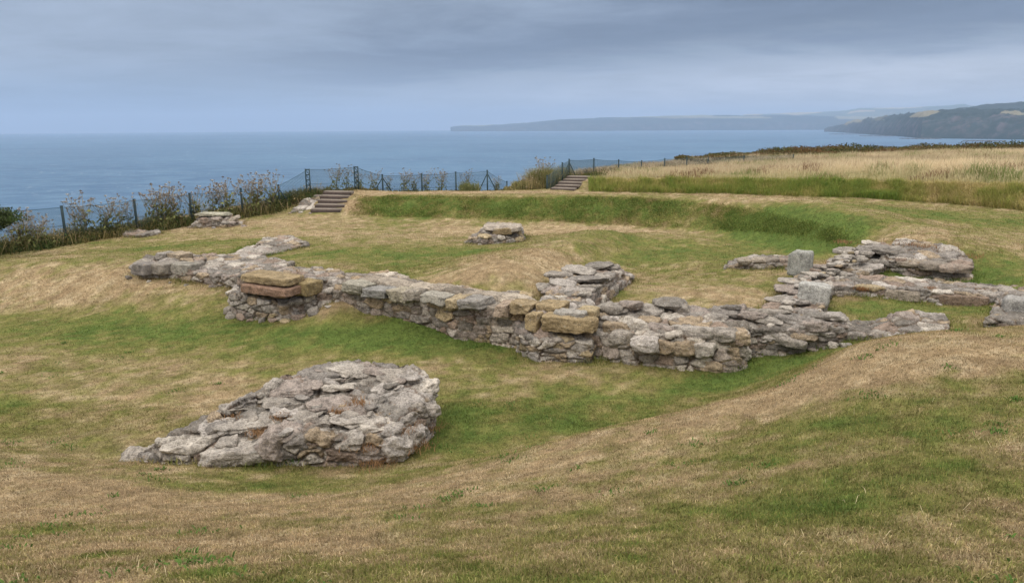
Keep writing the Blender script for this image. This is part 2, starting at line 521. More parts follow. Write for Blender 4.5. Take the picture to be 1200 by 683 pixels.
SCARP = []
for _px in range(414, 1000, 25):
    _a = np.array([np.interp(_px, [p[0] for p in TOPL], _tp[:, k]) for k in (0, 1)]); _b = np.array([np.interp(_px, [p[0] for p in FOOTL], _ft[:, k]) for k in (0, 1)])
    SCARP.append(_a * .45 + _b * .55)
SCARP = np.array(SCARP)


def greenness(x, y):
    g = .40 + .22 * n2(x, y, .55, 21, 4) + .26 * n2(x, y, 1.7, 22, 3) + .34 * n2(x, y, 6, 23, 3)
    P = np.stack([x, y], 1)
    for c, rx, ry, v in BW:
        e = ((x - c[0]) / rx) ** 2 + ((y - c[1]) / ry) ** 2
        g = g + .85 * v * np.exp(-e ** .75)
    d, s = seg_dist(P, SCARP)
    g = g + (.46 + .28 * n2(x, y, 1.1, 24, 3)) * np.exp(-(d / (.85 + .25 * n2(x, y, .8, 25, 2))) ** 4)
    # extra variety
    g = g + .35 * np.clip(n2(x, y, 4.5, 31, 3), 0, 1) * (g > .3)
    return np.clip(g, 0, 1)


STRAW = np.array([.36, .265, .15]); STRAW2 = np.array([.50, .405, .255]); STRAW3 = np.array([.27, .175, .095]); GREEN = np.array([.118, .158, .036]); GREEN2 = np.array([.052, .104, .021]); OLIVE = np.array([.205, .190, .060])


def turfcol(g, r):
    """colour for greenness g, random r in 0..1"""
    g = g[:, None]; r = r[:, None]
    dry = np.where(r < .4, STRAW * (1 - r) + STRAW2 * r, STRAW * (1.2 - r * .5) + (STRAW3 - STRAW) * (r - .4))
    gr = GREEN * (1 - r) + GREEN2 * r
    k = np.clip((g - .12) / .95, 0, 1)
    mid = OLIVE * (1 - .3 * r)
    return np.where(k < .5, dry * (1 - 2 * k) + mid * 2 * k, mid * (2 - 2 * k) + gr * (2 * k - 1))


gg = greenness(gx.ravel(), gy.ravel())
rr = .5 + .5 * n2(gx.ravel(), gy.ravel(), 6, 41, 2)
tc = turfcol(gg, np.clip(rr, 0, 1)) * .80
de, se = seg_dist(np.stack([gx.ravel(), gy.ravel()], 1), EDGE)
cl = (se > 0) * sstep(1.0, 3.5, de)
rock = np.array([.16, .12, .09]) * (1 + .4 * n2(gx.ravel(), gy.ravel(), .3, 51, 3))[:, None]
tc = tc * (1 - cl[:, None]) + (rock * .6 + GREEN * .4) * cl[:, None]
nx, ny = len(GX), len(GY)
ii = (np.arange(ny - 1)[:, None] * nx + np.arange(nx - 1)[None, :]).ravel()
faces = np.stack([ii, ii + 1, ii + nx + 1, ii + nx], 1)
ground = kind(build('ground', np.stack([gx.ravel(), gy.ravel(), gz.ravel()], 1), faces, TURF, col=tc, smooth=True), 'structure')

# ------------------------------------------------------------------ masonry
UU = np.array([.876, -.482, 0]); VV = np.array([.482, .876, 0])
FOOT = []   # footprints where no turf grows
PAL = np.array([1.10, 1.04, .965]) * np.array([(.245, .226, .202), (.200, .186, .172), (.285, .265, .24), (.36, .335, .30), (.150, .138, .124), (.265, .215, .155), (.24, .21, .19), (.31, .29, .27), (.22, .175, .145), (.178, .166, .150)])
MORTAR = np.array([.15, .112, .082]); MORTAR2 = np.array([.205, .172, .14])
OCHRE = np.array([.30, .235, .142]); REDD = np.array([.235, .155, .115])


def pal(h):
    return PAL[np.clip((h * len(PAL)).astype(int), 0, len(PAL) - 1)]


def rubble(polys, voxel=.016, cell=(.30, .26, .13), seed=0, amp=.055, jit=(.9, .9, .7), bottom=None, warp=.07, rough=.019, tint=(1, 1, 1), shape=.04, ochre=0.0):
    """polys: list of top outlines [(px,py,z)...] or world points; returns V, F, C of the masonry mass"""
    bm = bmesh.new()
    for poly in polys:
        P = np.array([atz(*q) for q in poly])
        FOOT.append(P[:, :2].copy())
        zb = [z1(q[0], q[1]) - .22 for q in P]
        top = [bm.verts.new(q) for q in P]
        bot = [bm.verts.new((q[0], q[1], min(zb))) for q in P]
        n = len(P)
        bm.faces.new(top); bm.faces.new(bot[::-1])
        for i in range(n):
            bm.faces.new((top[i], bot[i], bot[(i + 1) % n], top[(i + 1) % n]))
    bmesh.ops.triangulate(bm, faces=[f for f in bm.faces if len(f.verts) > 4])
    bmesh.ops.recalc_face_normals(bm, faces=bm.faces[:])
    me = bpy.data.meshes.new('tmp'); bm.to_mesh(me); bm.free()
    o = bpy.data.objects.new('tmp', me); COL.objects.link(o)
    md = o.modifiers.new('r', 'REMESH'); md.mode = 'VOXEL'; md.voxel_size = voxel; md.adaptivity = 0
    dg = bpy.context.evaluated_depsgraph_get(); dg.update()
    ev = o.evaluated_get(dg); em = ev.to_mesh()
    n = len(em.vertices)
    V = np.empty(n * 3, np.float32); em.vertices.foreach_get('co', V); V = V.reshape(-1, 3).astype(float)
    Nn = np.empty(n * 3, np.float32); em.vertices.foreach_get('normal', Nn); Nn = Nn.reshape(-1, 3).astype(float)
    em.calc_loop_triangles()
    npoly = len(em.polygons); li = np.empty(len(em.loops), np.int32); em.loops.foreach_get('vertex_index', li)
    lt = np.empty(npoly, np.int32); em.polygons.foreach_get('loop_total', lt)
    if (lt == 4).all():
        Fq = li.reshape(-1, 4)
    else:
        T = np.empty(len(em.loop_triangles) * 3, np.int32); em.loop_triangles.foreach_get('vertices', T); Fq = T.reshape(-1, 3)
    ev.to_mesh_clear(); bpy.data.objects.remove(o); bpy.data.meshes.remove(me)
    # broad unevenness
    V = V + Nn * (shape * fbm(V * 2.2, seed + 5, 3))[:, None] + np.stack([fbm(V * 1.7 + 9, seed + 6, 2), fbm(V * 1.7 + 31, seed + 7, 2), fbm(V * 2.3 + 51, seed + 8, 2)], 1) * shape * .9
    # stones: flattened cells laid along the wall
    L = np.stack([V @ UU, V @ VV, V[:, 2]], 1)
    Lw = L + warp * np.stack([fbm(L * 4, seed + 1, 2), fbm(L * 4 + 40, seed + 2, 2), .6 * fbm(L * 4 + 80, seed + 3, 2)], 1)
    f1, f2, h, off = worley(Lw / np.array(cell), seed, jit)
    e = sstep(0.0, .13, f2 - f1)
    dome = np.clip(1 - f1 * .30, 0, 1)
    h2 = (h * 7.31) % 1; h3 = (h * 13.7) % 1
    tilt = off[:, 0] * (h2 - .5) * 1.1 + off[:, 1] * (h3 - .5) * 1.1 + off[:, 2] * ((h * 29.3) % 1 - .5) * 1.2
    # small chips inside the joints
    g1, g2, gh, go = worley(Lw / np.array(cell) * 2.6 + 5, seed + 300, (1, 1, 1))
    chip = sstep(0, .25, g2 - g1) * ((gh > .45) * .55)
    fill = sstep(-.12, .22, fbm(V * 2.6 + 70, seed + 12, 3))           # patches where mortar and earth fill the joints flush
    topk = np.where(Nn[:, 2] > .6, .75, 1.0)
    disp = amp * topk * (e * (.34 + .18 * dome + .62 * (h2 - .4) + .75 * tilt) + (1 - e) * (chip * .35 - .34 + .30 * fill))
    w1, w2, wh, _ = worley(V * np.array([11, 11, 20]) + 3, seed + 500)
    disp = disp + rough * (1.0 * fbm(V * 14, seed + 9, 4) - 1.3 * np.abs(fbm(V * np.array([8, 8, 26]), seed + 10, 3)) + .9 * (wh - .5) * sstep(0, .12, w2 - w1))
    V = V + Nn * disp[:, None]
    c = pal(h3) * (.86 + .3 * h2)[:, None]
    if ochre:
        c = np.where((((h * 47.1) % 1) < ochre)[:, None], OCHRE * (.8 + .4 * h2)[:, None], c)
    cm = np.where((chip > .1)[:, None], pal(gh) * .95, MORTAR * (1 - fill[:, None]) + MORTAR2 * fill[:, None])
    k = sstep(.25, .8, e)[:, None]
    C = (c * k + cm * (1 - k)) * np.array(tint)
    # turf colour creeping into hollows near the ground is left to the grass blades
    return V, Fq, C


_cube = {}


def cubegrid(n):
    if n in _cube: return _cube[n]
    t = np.linspace(-1, 1, n + 1); pts = []; faces = []
    for ax in range(3):
        for s in (-1, 1):
            b = len(pts)
            for i in range(n + 1):
                for j in range(n + 1):
                    p = [0, 0, 0]; p[ax] = s; p[(ax + 1) % 3] = t[i]; p[(ax + 2) % 3] = t[j]; pts.append(p)
            for i in range(n):
                for j in range(n):
                    q = [b + i * (n + 1) + j, b + (i + 1) * (n + 1) + j, b + (i + 1) * (n + 1) + j + 1, b + i * (n + 1) + j + 1]
                    faces.append(q if s > 0 else q[::-1])
    pts = np.round(np.array(pts, float), 6)
    u, inv = np.unique(pts, axis=0, return_inverse=True)
    _cube[n] = (u, inv.ravel()[np.array(faces)])
    return _cube[n]


def stone(c, half, ang=0, seed=0, n=10, k=9, jit=.13, rough=.03, col=(.3, .28, .27), tilt=(0, 0), square=False):
    """one irregular block; c = centre, half = half sizes"""
    U, Fq = cubegrid(n)
    rs = np.random.default_rng(seed + 1000)
    nrm = (np.abs(U) ** k).sum(1) ** (1 / k)
    P = U / nrm[:, None]
    J = (rs.random((2, 2, 2, 3)) - .5) * 2 * jit
    w = (U + 1) / 2
    o = 0
    for a in (0, 1):
        for b in (0, 1):
            for d in (0, 1):
                o = o + ((w[:, 0] if a else 1 - w[:, 0]) * (w[:, 1] if b else 1 - w[:, 1]) * (w[:, 2] if d else 1 - w[:, 2]))[:, None] * J[a, b, d]
    P = (P + o) * np.array(half)
    dirn = U / np.linalg.norm(U, axis=1)[:, None]
    hv = np.array(half, float); Q = P / hv
    for _ in range(9 if k < 8 else 5):
        a = rs.normal(size=3); a /= np.linalg.norm(a)
        lim = (Q @ a).max() * (.70 + .22 * rs.random()) if k < 8 else (Q @ a).max() * (.86 + .1 * rs.random())
        Q = Q - np.maximum(Q @ a - lim, 0)[:, None] * a
    P = Q * hv
    P = P + dirn * (rough * (.8 * fbm(P * 7 + seed * 3.1, seed, 3) + .6 * fbm(P * 20 + seed, seed + 4, 3) - .8 * np.abs(fbm(P * np.array([7, 7, 24]) + seed, seed + 8, 2))))[:, None]
    ta, tb = tilt
    R = np.array(Matrix.Rotation(ang, 3, 'Z') @ Matrix.Rotation(ta, 3, 'X') @ Matrix.Rotation(tb, 3, 'Y'))
    P = P @ R.T + np.asarray(c)
    v = 1 + .18 * fbm(P * 6 + seed, seed + 6, 3)
    return P, Fq, np.asarray(col) * v[:, None]


ANG = math.atan2(-.482, .876)


def rcol(rs, ochre=0):
    if rs.random() < ochre: return OCHRE * (.8 + .4 * rs.random())
    return PAL[rs.integers(len(PAL))] * (.9 + .25 * rs.random())


def loose(bag, pts, seed, size=(.05, .14), flat=.6, ochre=0, spread=.05, sink=.9):
    """loose stones lying around world points"""
    rs = np.random.default_rng(seed)
    for i, q in enumerate(pts):
        s = size[0] + (size[1] - size[0]) * rs.random() ** 1.6
        x, y = q[0] + spread * rs.normal(), q[1] + spread * rs.normal()
        z = q[2] if len(q) > 2 and q[2] is not None else z1(x, y)
        hz = s * (flat * (.6 + .6 * rs.random()))
        bag.add(*stone((x, y, z + hz * (1 - sink)), (s, s * (.6 + .4 * rs.random()), hz), rs.random() * 3, seed * 50 + i, 7, 4, .22, .018, rcol(rs, ochre), ((rs.random() - .5) * .4, (rs.random() - .5) * .4)))


def foot_line(px_pts, n, z=None):
    """n world points along a pixel polyline on the ground"""
    W_ = np.array([hit(*p) for p in px_pts]); seg = np.linalg.norm(np.diff(W_[:, :2], axis=0), axis=1); cum = np.concatenate([[0], np.cumsum(seg)])
    t = np.linspace(0, cum[-1], n)
    return [(np.interp(a, cum, W_[:, 0]), np.interp(a, cum, W_[:, 1]), None) for a in t]


def wall(name, polys, label, cat, seed, base=None, nbase=0, extra=None, bsize=(.05, .13), mats=STONE, ochre=0, **kw):
    V, Fq, C = rubble(polys, seed=seed, ochre=ochre, **kw)
    org = np.array([V[:, 0].mean(), V[:, 1].mean(), z1(V[:, 0].mean(), V[:, 1].mean())])
    b = Bag(); b.add(V, Fq, C)
    if base is not None and nbase:
        loose(b, foot_line(base, max(3, nbase // 4)), seed + 3, bsize, ochre=ochre, spread=.03)
    if extra: extra(b)
    root = empty(name, org, label, cat, {'ruined wall': 'ruined stone walls', 'masonry ruin': 'separate masonry ruins'}.get(cat))
    o = b.obj('masonry', STONE, root, True, org)
    root['_org'] = [float(v) for v in org]
    return root


def block(root, name, c, half, seed, col, ang=ANG, n=14, k=10, jit=.08, rough=.02, tilt=(0, 0), label=None):
    org = np.array(root['_org'])
    V, Fq, C = stone(c, half, ang, seed, n, k, jit, rough, np.asarray(col) * np.array([.99, .945, .875]), tilt)
    o = build(name, V - org, Fq, STONE, root, C, True)
    if label: o['label'] = label
    return o


def topz(px, py, z): return atz(px, py, z)


# ---- the rubble mass in the foreground
O_top = [(470, 504, -.10), (494, 474, .0), (509, 448, .05), (483, 430, .10), (440, 427, .10), (395, 426, .10), (352, 439, .08), (312, 458, .05), (270, 478, -.02), (228, 503, -.15), (160, 532, -.36), (200, 533, -.33), (260, 524, -.24), (330, 514, -.12), (420, 512, -.1)]


def o_extra(b):
    # large lumps of stone, front row then the upper surface: px, py, z of centre, half sizes, turn
    rs = np.random.default_rng(5)
    big = [(163, 531, -.40, .20, .14, .09, 0.1), (185, 536, -.42, .17, .12, .08, .0), (228, 518, -.27, .27, .19, .13, .25), (285, 525, -.27, .38, .2, .15, .1), (262, 500, -.16, .22, .16, .09, .3), (247, 500, -.18, .16, .13, .08, .3),
           (322, 517, -.20, .16, .2, .24, .0), (350, 512, -.16, .17, .2, .2, .2), (383, 508, -.18, .30, .2, .16, -.2), (408, 524, -.30, .28, .16, .15, .1), (463, 520, -.26, .17, .16, .2, .3), (440, 498, -.10, .26, .17, .10, .1),
           (300, 493, -.09, .26, .15, .07, .3), (345, 480, -.02, .24, .16, .07, .2), (330, 470, .02, .22, .17, .07, .2), (345, 452, .07, .24, .2, .08, .1), (372, 437, .11, .24, .2, .09, .4), (420, 432, .12, .34, .2, .08, .1), (462, 440, .1, .2, .15, .08, -.2),
           (482, 440, .1, .17, .14, .08, .1), (497, 452, .03, .16, .14, .1, .4), (500, 478, -.12, .14, .17, .13, .3), (482, 505, -.2, .13, .15, .16, .2), (280, 476, -.04, .2, .1, .05, .2), (395, 470, .03, .3, .16, .05, .2), (440, 470, .02, .22, .14, .05, -.3),
           (410, 490, -.03, .24, .16, .06, .3), (370, 492, -.04, .18, .12, .06, 0), (450, 455, .06, .2, .14, .05, .3), (395, 450, .08, .24, .15, .05, -.2)]
    for i, (px, py, z, a, bb, cc, an) in enumerate(big):
        p = atz(px, py, z)
        col = PAL[[0, 7, 3, 2, 7, 0, 6, 1, 2][i % 9]] * (1.0 + .18 * rs.random())
        b.add(*stone(p - np.array([0, 0, .03]), (a * 1.12, bb * 1.15, cc * .82), an, 400 + i, 18, 3.4, .22, .045, col, ((rs.random() - .5) * .35, (rs.random() - .5) * .35)))
    # small rubble strewn over the top
    for i in range(45):
        t = rs.random(); px = 250 + 245 * t; lo = np.interp(px, [250, 350, 500], [522, 508, 470]); hi = np.interp(px, [250, 350, 380, 500], [496, 442, 428, 440])
        py = hi + (lo - hi) * rs.random(); z = np.interp(py, [425, 470, 510, 530], [.12, .02, -.1, -.24]) + (0.02 if px > 330 else -.05)
        s = .03 + .08 * rs.random() ** 2
        b.add(*stone(atz(px, py, z), (s * 1.4, s, s * .36), rs.random() * 3, 600 + i, 8, 4, .3, .02, PAL[[0, 1, 2, 3, 7, 9, 6][i % 7]], ((rs.random() - .5) * .6, (rs.random() - .5) * .6)))


wall('rubble_platform', [O_top], 'big low mass of grey rubble masonry tapering to the left on the near lawn', 'masonry ruin', 101, extra=o_extra,
     voxel=.011, cell=(.36, .32, .17), amp=.062, warp=.10, rough=.026, shape=.06, jit=(1, 1, .9))

# ---- left end of the long wall
r = wall('low_wall', [[(152, 312, .1), (222, 316, .1), (242, 302, .12), (172, 300, .12)], [(180, 303, .17), (222, 305, .15), (245, 299, .1), (190, 296, .17)], [(205, 320, .0), (283, 324, .06), (345, 308, .08), (300, 299, .06), (240, 298, .06)]],
         'low left end of the long wall with a row of three squared blocks', 'ruined wall', 120, base=[(150, 327), (200, 333), (275, 336)], nbase=26, voxel=.018, cell=(.30, .26, .14))
for i, (x0, x1, c) in enumerate([(152, 172, (.20, .185, .175)), (173, 192, (.235, .215, .19)), (193, 222, (.235, .222, .195))]):
    a = atz(x0, 315, .08); b_ = atz(x1, 317, .08); c0 = (a + b_) / 2
    block(r, 'squared_block', c0 + VV * .18 + np.array([0, 0, .0]), (np.linalg.norm(b_ - a) / 2 - .022, .2, .125), 130 + i, c, jit=.05, rough=.012)
for i, (x0, x1, c) in enumerate([(186, 194, (.27, .25, .23)), (194, 217, (.30, .25, .19))]):
    a = atz(x0, 300, .2); b_ = atz(x1, 301, .2)
    block(r, 'capping_block', (a + b_) / 2 + VV * .1, (np.linalg.norm(b_ - a) / 2 - .005, .2, .085), 140 + i, c, jit=.07)

wall('kerb_wall', [[(258, 301, .03), (290, 303, .03), (362, 286, .06), (352, 281, .06), (310, 283, .04)], [(302, 285, .12), (330, 288, .1), (362, 284, .1), (335, 276, .12), (308, 279, .12)]],
     'low rubble kerb running back from the left wall end across the court', 'ruined wall', 150, base=[(262, 303), (300, 303), (360, 289)], nbase=16, voxel=.02, cell=(.4, .26, .12), amp=.045)

# ---- buttress with ochre slab
r = wall('buttress', [[(278, 325, .24), (340, 331, .24), (352, 313, .27), (290, 310, .27)], [(268, 345, -.02), (330, 355, -.08), (395, 341, .06), (400, 322, .22), (290, 315, .2)], [(340, 322, .22), (400, 332, .2), (402, 318, .24), (350, 312, .27)]],
         'projecting rubble buttress capped by an ochre sandstone slab left of the long wall', 'ruined buttress', 160, base=[(268, 366), (285, 376), (330, 377), (375, 365), (400, 352)], nbase=46, bsize=(.05, .17), voxel=.016, cell=(.27, .25, .13), amp=.07, ochre=.08)
a = atz(277, 323, .36); b_ = atz(340, 328, .36)
block(r, 'ochre_slab', (a + b_) / 2 + VV * .24 - np.array([0, 0, .05]), (np.linalg.norm(b_ - a) / 2, .28, .075), 170, OCHRE * .92, jit=.05, n=18)
a = atz(279, 333, .22); b_ = atz(336, 339, .22)
block(r, 'red_block', (a + b_) / 2 + VV * .22 - np.array([0, 0, .08]), (np.linalg.norm(b_ - a) / 2, .27, .085), 171, REDD, jit=.06, n=18)
block(r, 'ochre_block', atz(355, 335, .2) + VV * .12 - np.array([0, 0, .05]), (.2, .2, .13), 172, np.array([.235, .185, .10]), jit=.12)

# ---- the long front wall
r = wall('front_wall', [[(392, 336, .17), (470, 346, .16), (540, 357, .17), (614, 364, .16), (622, 346, .2), (550, 338, .2), (500, 332, .2), (458, 318, .22), (400, 320, .22)]],
         'long front wall with grey capping stones facing the lower lawn', 'ruined wall', 180, base=[(400, 350), (470, 357), (520, 377), (560, 388), (604, 405)], nbase=40, voxel=.016, cell=(.32, .28, .13), amp=.05, jit=(.8, .8, .45), ochre=.07, tint=(1, .97, .93))
front_pts = [(396, 331, .29), (430, 335, .30), (470, 341, .29), (530, 350, .30), (614, 358, .29)]
FP = np.array([atz(*p) for p in front_pts])
seg = np.linalg.norm(np.diff(FP[:, :2], axis=0), axis=1); cum = np.concatenate([[0], np.cumsum(seg)])
t = .05; k = 0
rs = np.random.default_rng(77)
wid = [.52, .48, .42, .26, .5, .3, .42, .27, .38, .3, .24, .42, .45]
cols = [(.30, .285, .24), (.245, .24, .232), (.32, .29, .23), (.30, .27, .23), (.30, .285, .25), (.31, .255, .17), (.255, .243, .228), (.30, .24, .19), (.29, .23, .145), (.27, .26, .245), (.29, .23, .13), (.30, .29, .27), (.27, .25, .23)]
while t < cum[-1] - .1 and k < 13:
    w = wid[k]; m = t + w / 2
    c0 = np.array([np.interp(m, cum, FP[:, j]) for j in range(3)])
    hz = .085 + .025 * rs.random()
    block(r, 'capping_stone', c0 + VV * (.15 + .11 * rs.random()) - np.array([0, 0, hz - .02 + .075 * rs.random()]), (w / 2 - .008, .22 + .04 * rs.random(), hz), 190 + k, cols[k], ANG + (rs.random() - .5) * .26, jit=.20, n=18, k=12, rough=.03, tilt=((rs.random() - .5) * .16, (rs.random() - .5) * .14))
    t += w + (.13 if k in (3, 6, 9) else 0); k += 1
rs = np.random.default_rng(78)
for i in range(9):   # back row
    m = cum[-1] * (.08 + .1 * i)
    c0 = np.array([np.interp(m, cum, FP[:, j]) for j in range(3)])
    block(r, 'capping_stone', c0 + VV * (.62 + .1 * rs.random()) - np.array([0, 0, .08]), (.2 + .08 * rs.random(), .2, .08), 230 + i, PAL[rs.integers(5)], ANG + (rs.random() - .5) * .3, jit=.18, k=6, rough=.028)

# ---- pier with ochre blocks
r = wall('pier', [[(606, 384, -.1), (628, 400, -.18), (690, 401, -.18), (702, 385, -.08), (700, 362, .12), (640, 352, .2), (612, 362, .12)], [(624, 366, .16), (640, 372, .12), (692, 374, .12), (702, 362, .16), (690, 348, .2), (645, 342, .22)]],
         'square pier of ochre sandstone blocks at the right end of the front wall', 'ruined pier', 250, base=[(604, 404), (640, 411), (690, 414)], nbase=40, bsize=(.04, .12), voxel=.015, cell=(.24, .22, .1), amp=.05, ochre=.12)
a = atz(631, 377, .1); b_ = atz(696, 381, .1)
block(r, 'ochre_block', (a + b_) / 2 + VV * .13 - np.array([0, 0, .03]), (np.linalg.norm(b_ - a) / 2, .16, .125), 260, OCHRE * 1.0, ANG + .22, jit=.09, n=20, rough=.03)
block(r, 'ochre_block', atz(624, 378, .05) + VV * .05, (.1, .12, .15), 261, OCHRE * 1.1, ANG, jit=.12)
block(r, 'capping_block', atz(644, 357, .26) + VV * .08 - np.array([0, 0, .06]), (.22, .24, .08), 262, OCHRE * .9, ANG + .1, jit=.12)
block(r, 'capping_block', atz(666, 365, .24) + VV * .04 - np.array([0, 0, .05]), (.26, .13, .06), 263, np.array([.31, .295, .27]), ANG + .15, jit=.2)
block(r, 'capping_block', atz(690, 362, .22) - np.array([0, 0, .05]), (.16, .2, .07), 264, np.array([.33, .27, .17]), ANG + .1, jit=.15)

# ---- block behind the pier
def e_extra(b):
    rs = np.random.default_rng(9)
    for i, (px, py, z, a, bb, cc) in enumerate([(655, 322, .30, .22, .2, .07), (680, 316, .33, .26, .22, .07), (703, 312, .33, .24, .2, .07), (690, 327, .33, .34, .18, .06), (662, 333, .28, .22, .16, .07), (715, 313, .3, .16, .2, .07), (652, 343, .2, .25, .12, .06), (674, 346, .16, .22, .14, .06), (640, 336, .2, .16, .16, .07)]):
        b.add(*stone(atz(px, py, z), (a * 1.15, bb * 1.15, cc * .75), ANG + (rs.random() - .5) * .5, 700 + i, 12, 4, .2, .035, PAL[[0, 2, 9, 1, 7, 0, 6, 2, 0][i]], ((rs.random() - .5) * .2, (rs.random() - .5) * .2)))


wall('masonry_stump', [[(638, 340, .22), (656, 348, .22), (694, 342, .3), (730, 316, .24), (722, 310, .26), (703, 308, .28), (650, 321, .26)], [(640, 350, .08), (704, 350, .1), (742, 320, .08), (728, 314, .12), (650, 330, .15)]],
     'squat slab topped stone base standing right behind the ochre pier', 'masonry ruin', 270, base=[(706, 357), (725, 340), (743, 324)], nbase=16, extra=e_extra, voxel=.016, cell=(.34, .3, .12), amp=.05, jit=(.9, .9, .5))

# ---- the thick outer wall, right of the pier
def f_extra(b):
    rs = np.random.default_rng(19)
    rows = [[(706, 395, -.16, .14, .1), (727, 398, -.12, .17, .13), (755, 405, -.12, .20, .10), (778, 406, -.14, .15, .11), (800, 408, -.14, .15, .11), (822, 410, -.14, .16, .11)],
            [(712, 410, -.36, .13, .12), (738, 417, -.38, .22, .09), (765, 420, -.38, .14, .09), (783, 421, -.38, .2, .1), (820, 427, -.40, .32, .08)],
            [(722, 385, .0, .2, .09), (745, 384, .04, .24, .11), (775, 388, .03, .2, .08), (806, 389, .06, .34, .09), (842, 394, .03, .22, .1)],
            [(855, 408, -.18, .18, .13), (862, 396, .0, .17, .12), (850, 423, -.34, .18, .1), (868, 415, -.3, .12, .12)]]
    i = 0
    for row in rows:
        for px, py, z, a, h in row:
            b.add(*stone(atz(px, py, z) + VV * .075, (a * 1.08, .14, h * 1.06), ANG + (rs.random() - .5) * .2 + (0.7 if px > 848 else 0), 800 + i, 13, 5, .17, .03, [PAL[2], PAL[0], PAL[7], PAL[5] * 1.05, PAL[5], PAL[3], PAL[6]][i % 7] * (.95 + .2 * rs.random()), ((rs.random() - .5) * .12, (rs.random() - .5) * .12)))
            i += 1


wall('outer_wall', [[(694, 396, -.16), (740, 391, .0), (800, 394, .03), (852, 398, .0), (874, 391, .06), (872, 376, .12), (800, 381, .1), (722, 374, .06)]],
     'bulging pale outer wall of coursed stones right of the ochre pier above the green dip', 'ruined wall', 290, base=[(692, 413), (740, 426), (800, 432), (850, 434), (872, 424)], nbase=44, bsize=(.03, .1), extra=f_extra, voxel=.015, cell=(.28, .26, .14), amp=.06, jit=(.8, .8, .5), tint=(1.04, 1.03, 1))


def g_extra(b):
    rs = np.random.default_rng(29)
    for i, (px, py, z, a, h) in enumerate([(712, 362, .2, .2, .09), (736, 360, .22, .2, .1), (727, 366, .14, .14, .08), (760, 368, .12, .2, .12), (782, 358, .24, .24, .08), (798, 366, .14, .18, .12), (818, 372, .1, .24, .1), (835, 374, .1, .16, .09), (850, 368, .14, .2, .07), (852, 362, .2, .16, .05)]):
        b.add(*stone(atz(px, py, z) + VV * .11, (a * 1.1, .16, h * .9), ANG + (rs.random() - .5) * .6, 860 + i, 13, 4, .22, .035, PAL[[0, 6, 1, 2, 9, 0, 6, 2, 1, 4][i]], ((rs.random() - .5) * .4, (rs.random() - .5) * .4)))


wall('inner_wall', [[(702, 370, .12), (750, 376, .08), (800, 380, .06), (872, 382, .04), (880, 362, .14), (800, 361, .16), (740, 358, .18), (704, 358, .18)]],
     'jumbled grey inner wall rising behind the pale outer wall', 'ruined wall', 310, voxel=.016, cell=(.3, .26, .15), amp=.07, extra=g_extra)

# ---- wall right of that
def g2_extra(b):
    rs = np.random.default_rng(39)
    for i, (px, py, z, a, h) in enumerate([(884, 392, -.08, .2, .12), (886, 408, -.3, .2, .08), (920, 400, -.12, .3, .1), (912, 404, -.2, .3, .12), (950, 384, .08, .24, .09), (930, 376, .14, .34, .07), (895, 376, .12, .26, .08), (976, 372, .2, .17, .06), (977, 380, .1, .16, .06), (900, 368, .18, .3, .06), (955, 372, .18, .2, .06), (880, 372, .16, .2, .07), (876, 386, .0, .16, .1), (940, 396, -.05, .2, .07), (965, 392, -.02, .14, .06)]):
        b.add(*stone(atz(px, py, z) + VV * .10, (a * 1.1, .16, h * .9), ANG + (rs.random() - .5) * .3, 900 + i, 13, 4, .2, .035, PAL[[0, 8, 0, 4, 6, 1, 2, 7, 6, 0, 9, 6, 2, 5, 7][i]] * .95, ((rs.random() - .5) * .2, (rs.random() - .5) * .2)))


wall('ruined_wall', [[(868, 386, .02), (930, 386, .06), (985, 382, .1), (1000, 386, .0), (985, 370, .16), (930, 365, .18), (872, 366, .14)]],
     'dark slabby wall stretch below the leaning squared block, right of the outer wall', 'ruined wall', 330, base=[(876, 414), (930, 413), (990, 405)], nbase=40, bsize=(.04, .12), extra=g2_extra, voxel=.016, cell=(.36, .28, .085), amp=.055, jit=(.9, .9, .7))

wall('ruined_wall', [[(985, 388, .0), (1040, 391, .0), (1108, 387, .06), (1106, 368, .12), (1050, 367, .14), (1025, 374, .04), (985, 375, .04)], [(1045, 380, .08), (1108, 382, .1), (1106, 369, .16), (1052, 368, .17)]],
     'low grey wall stub in the grassy room, partly hidden by the near mound', 'ruined wall', 350, voxel=.016, cell=(.32, .28, .11), amp=.055, jit=(.9, .9, .5))

r = wall('wall_end', [[(1156, 372, .24), (1225, 384, .24), (1245, 360, .28), (1172, 360, .26)], [(1168, 354, .18), (1240, 361, .18), (1250, 336, .25), (1168, 333, .25)], [(1164, 374, .08), (1235, 382, .08), (1242, 345, .15), (1170, 340, .17)]],
         'wall end at the right edge with a pale squared block on it', 'ruined wall', 370, voxel=.016, cell=(.34, .28, .11), amp=.055, jit=(.9, .9, .5))
block(r, 'squared_block', atz(1200, 361, .30) - np.array([0, 0, .0]), (.27, .18, .15), 380, np.array([.31, .305, .295]), ANG, jit=.08)

r = wall('partition_wall', [[(970, 337, .15), (1060, 344, .13), (1165, 352, .12), (1172, 336, .2), (1060, 327, .2), (965, 323, .2)], [(972, 333, .22), (1060, 339, .2), (1168, 347, .19), (1172, 334, .22), (1060, 326, .23), (965, 322, .23)]],
         'straight grey wall between two grassy rooms, running to the right edge', 'ruined wall', 390, base=[(985, 348), (1060, 352), (1160, 360)], nbase=16, voxel=.016, cell=(.38, .3, .09), amp=.05, jit=(.9, .9, .7), ochre=.03)
block(r, 'long_stone', atz(1057, 347, .08) + VV * .07, (.27, .14, .11), 395, PAL[0], ANG, jit=.12)
block(r, 'long_stone', atz(1130, 354, .06) + VV * .07, (.36, .14, .11), 396, PAL[8] * .85, ANG, jit=.12)


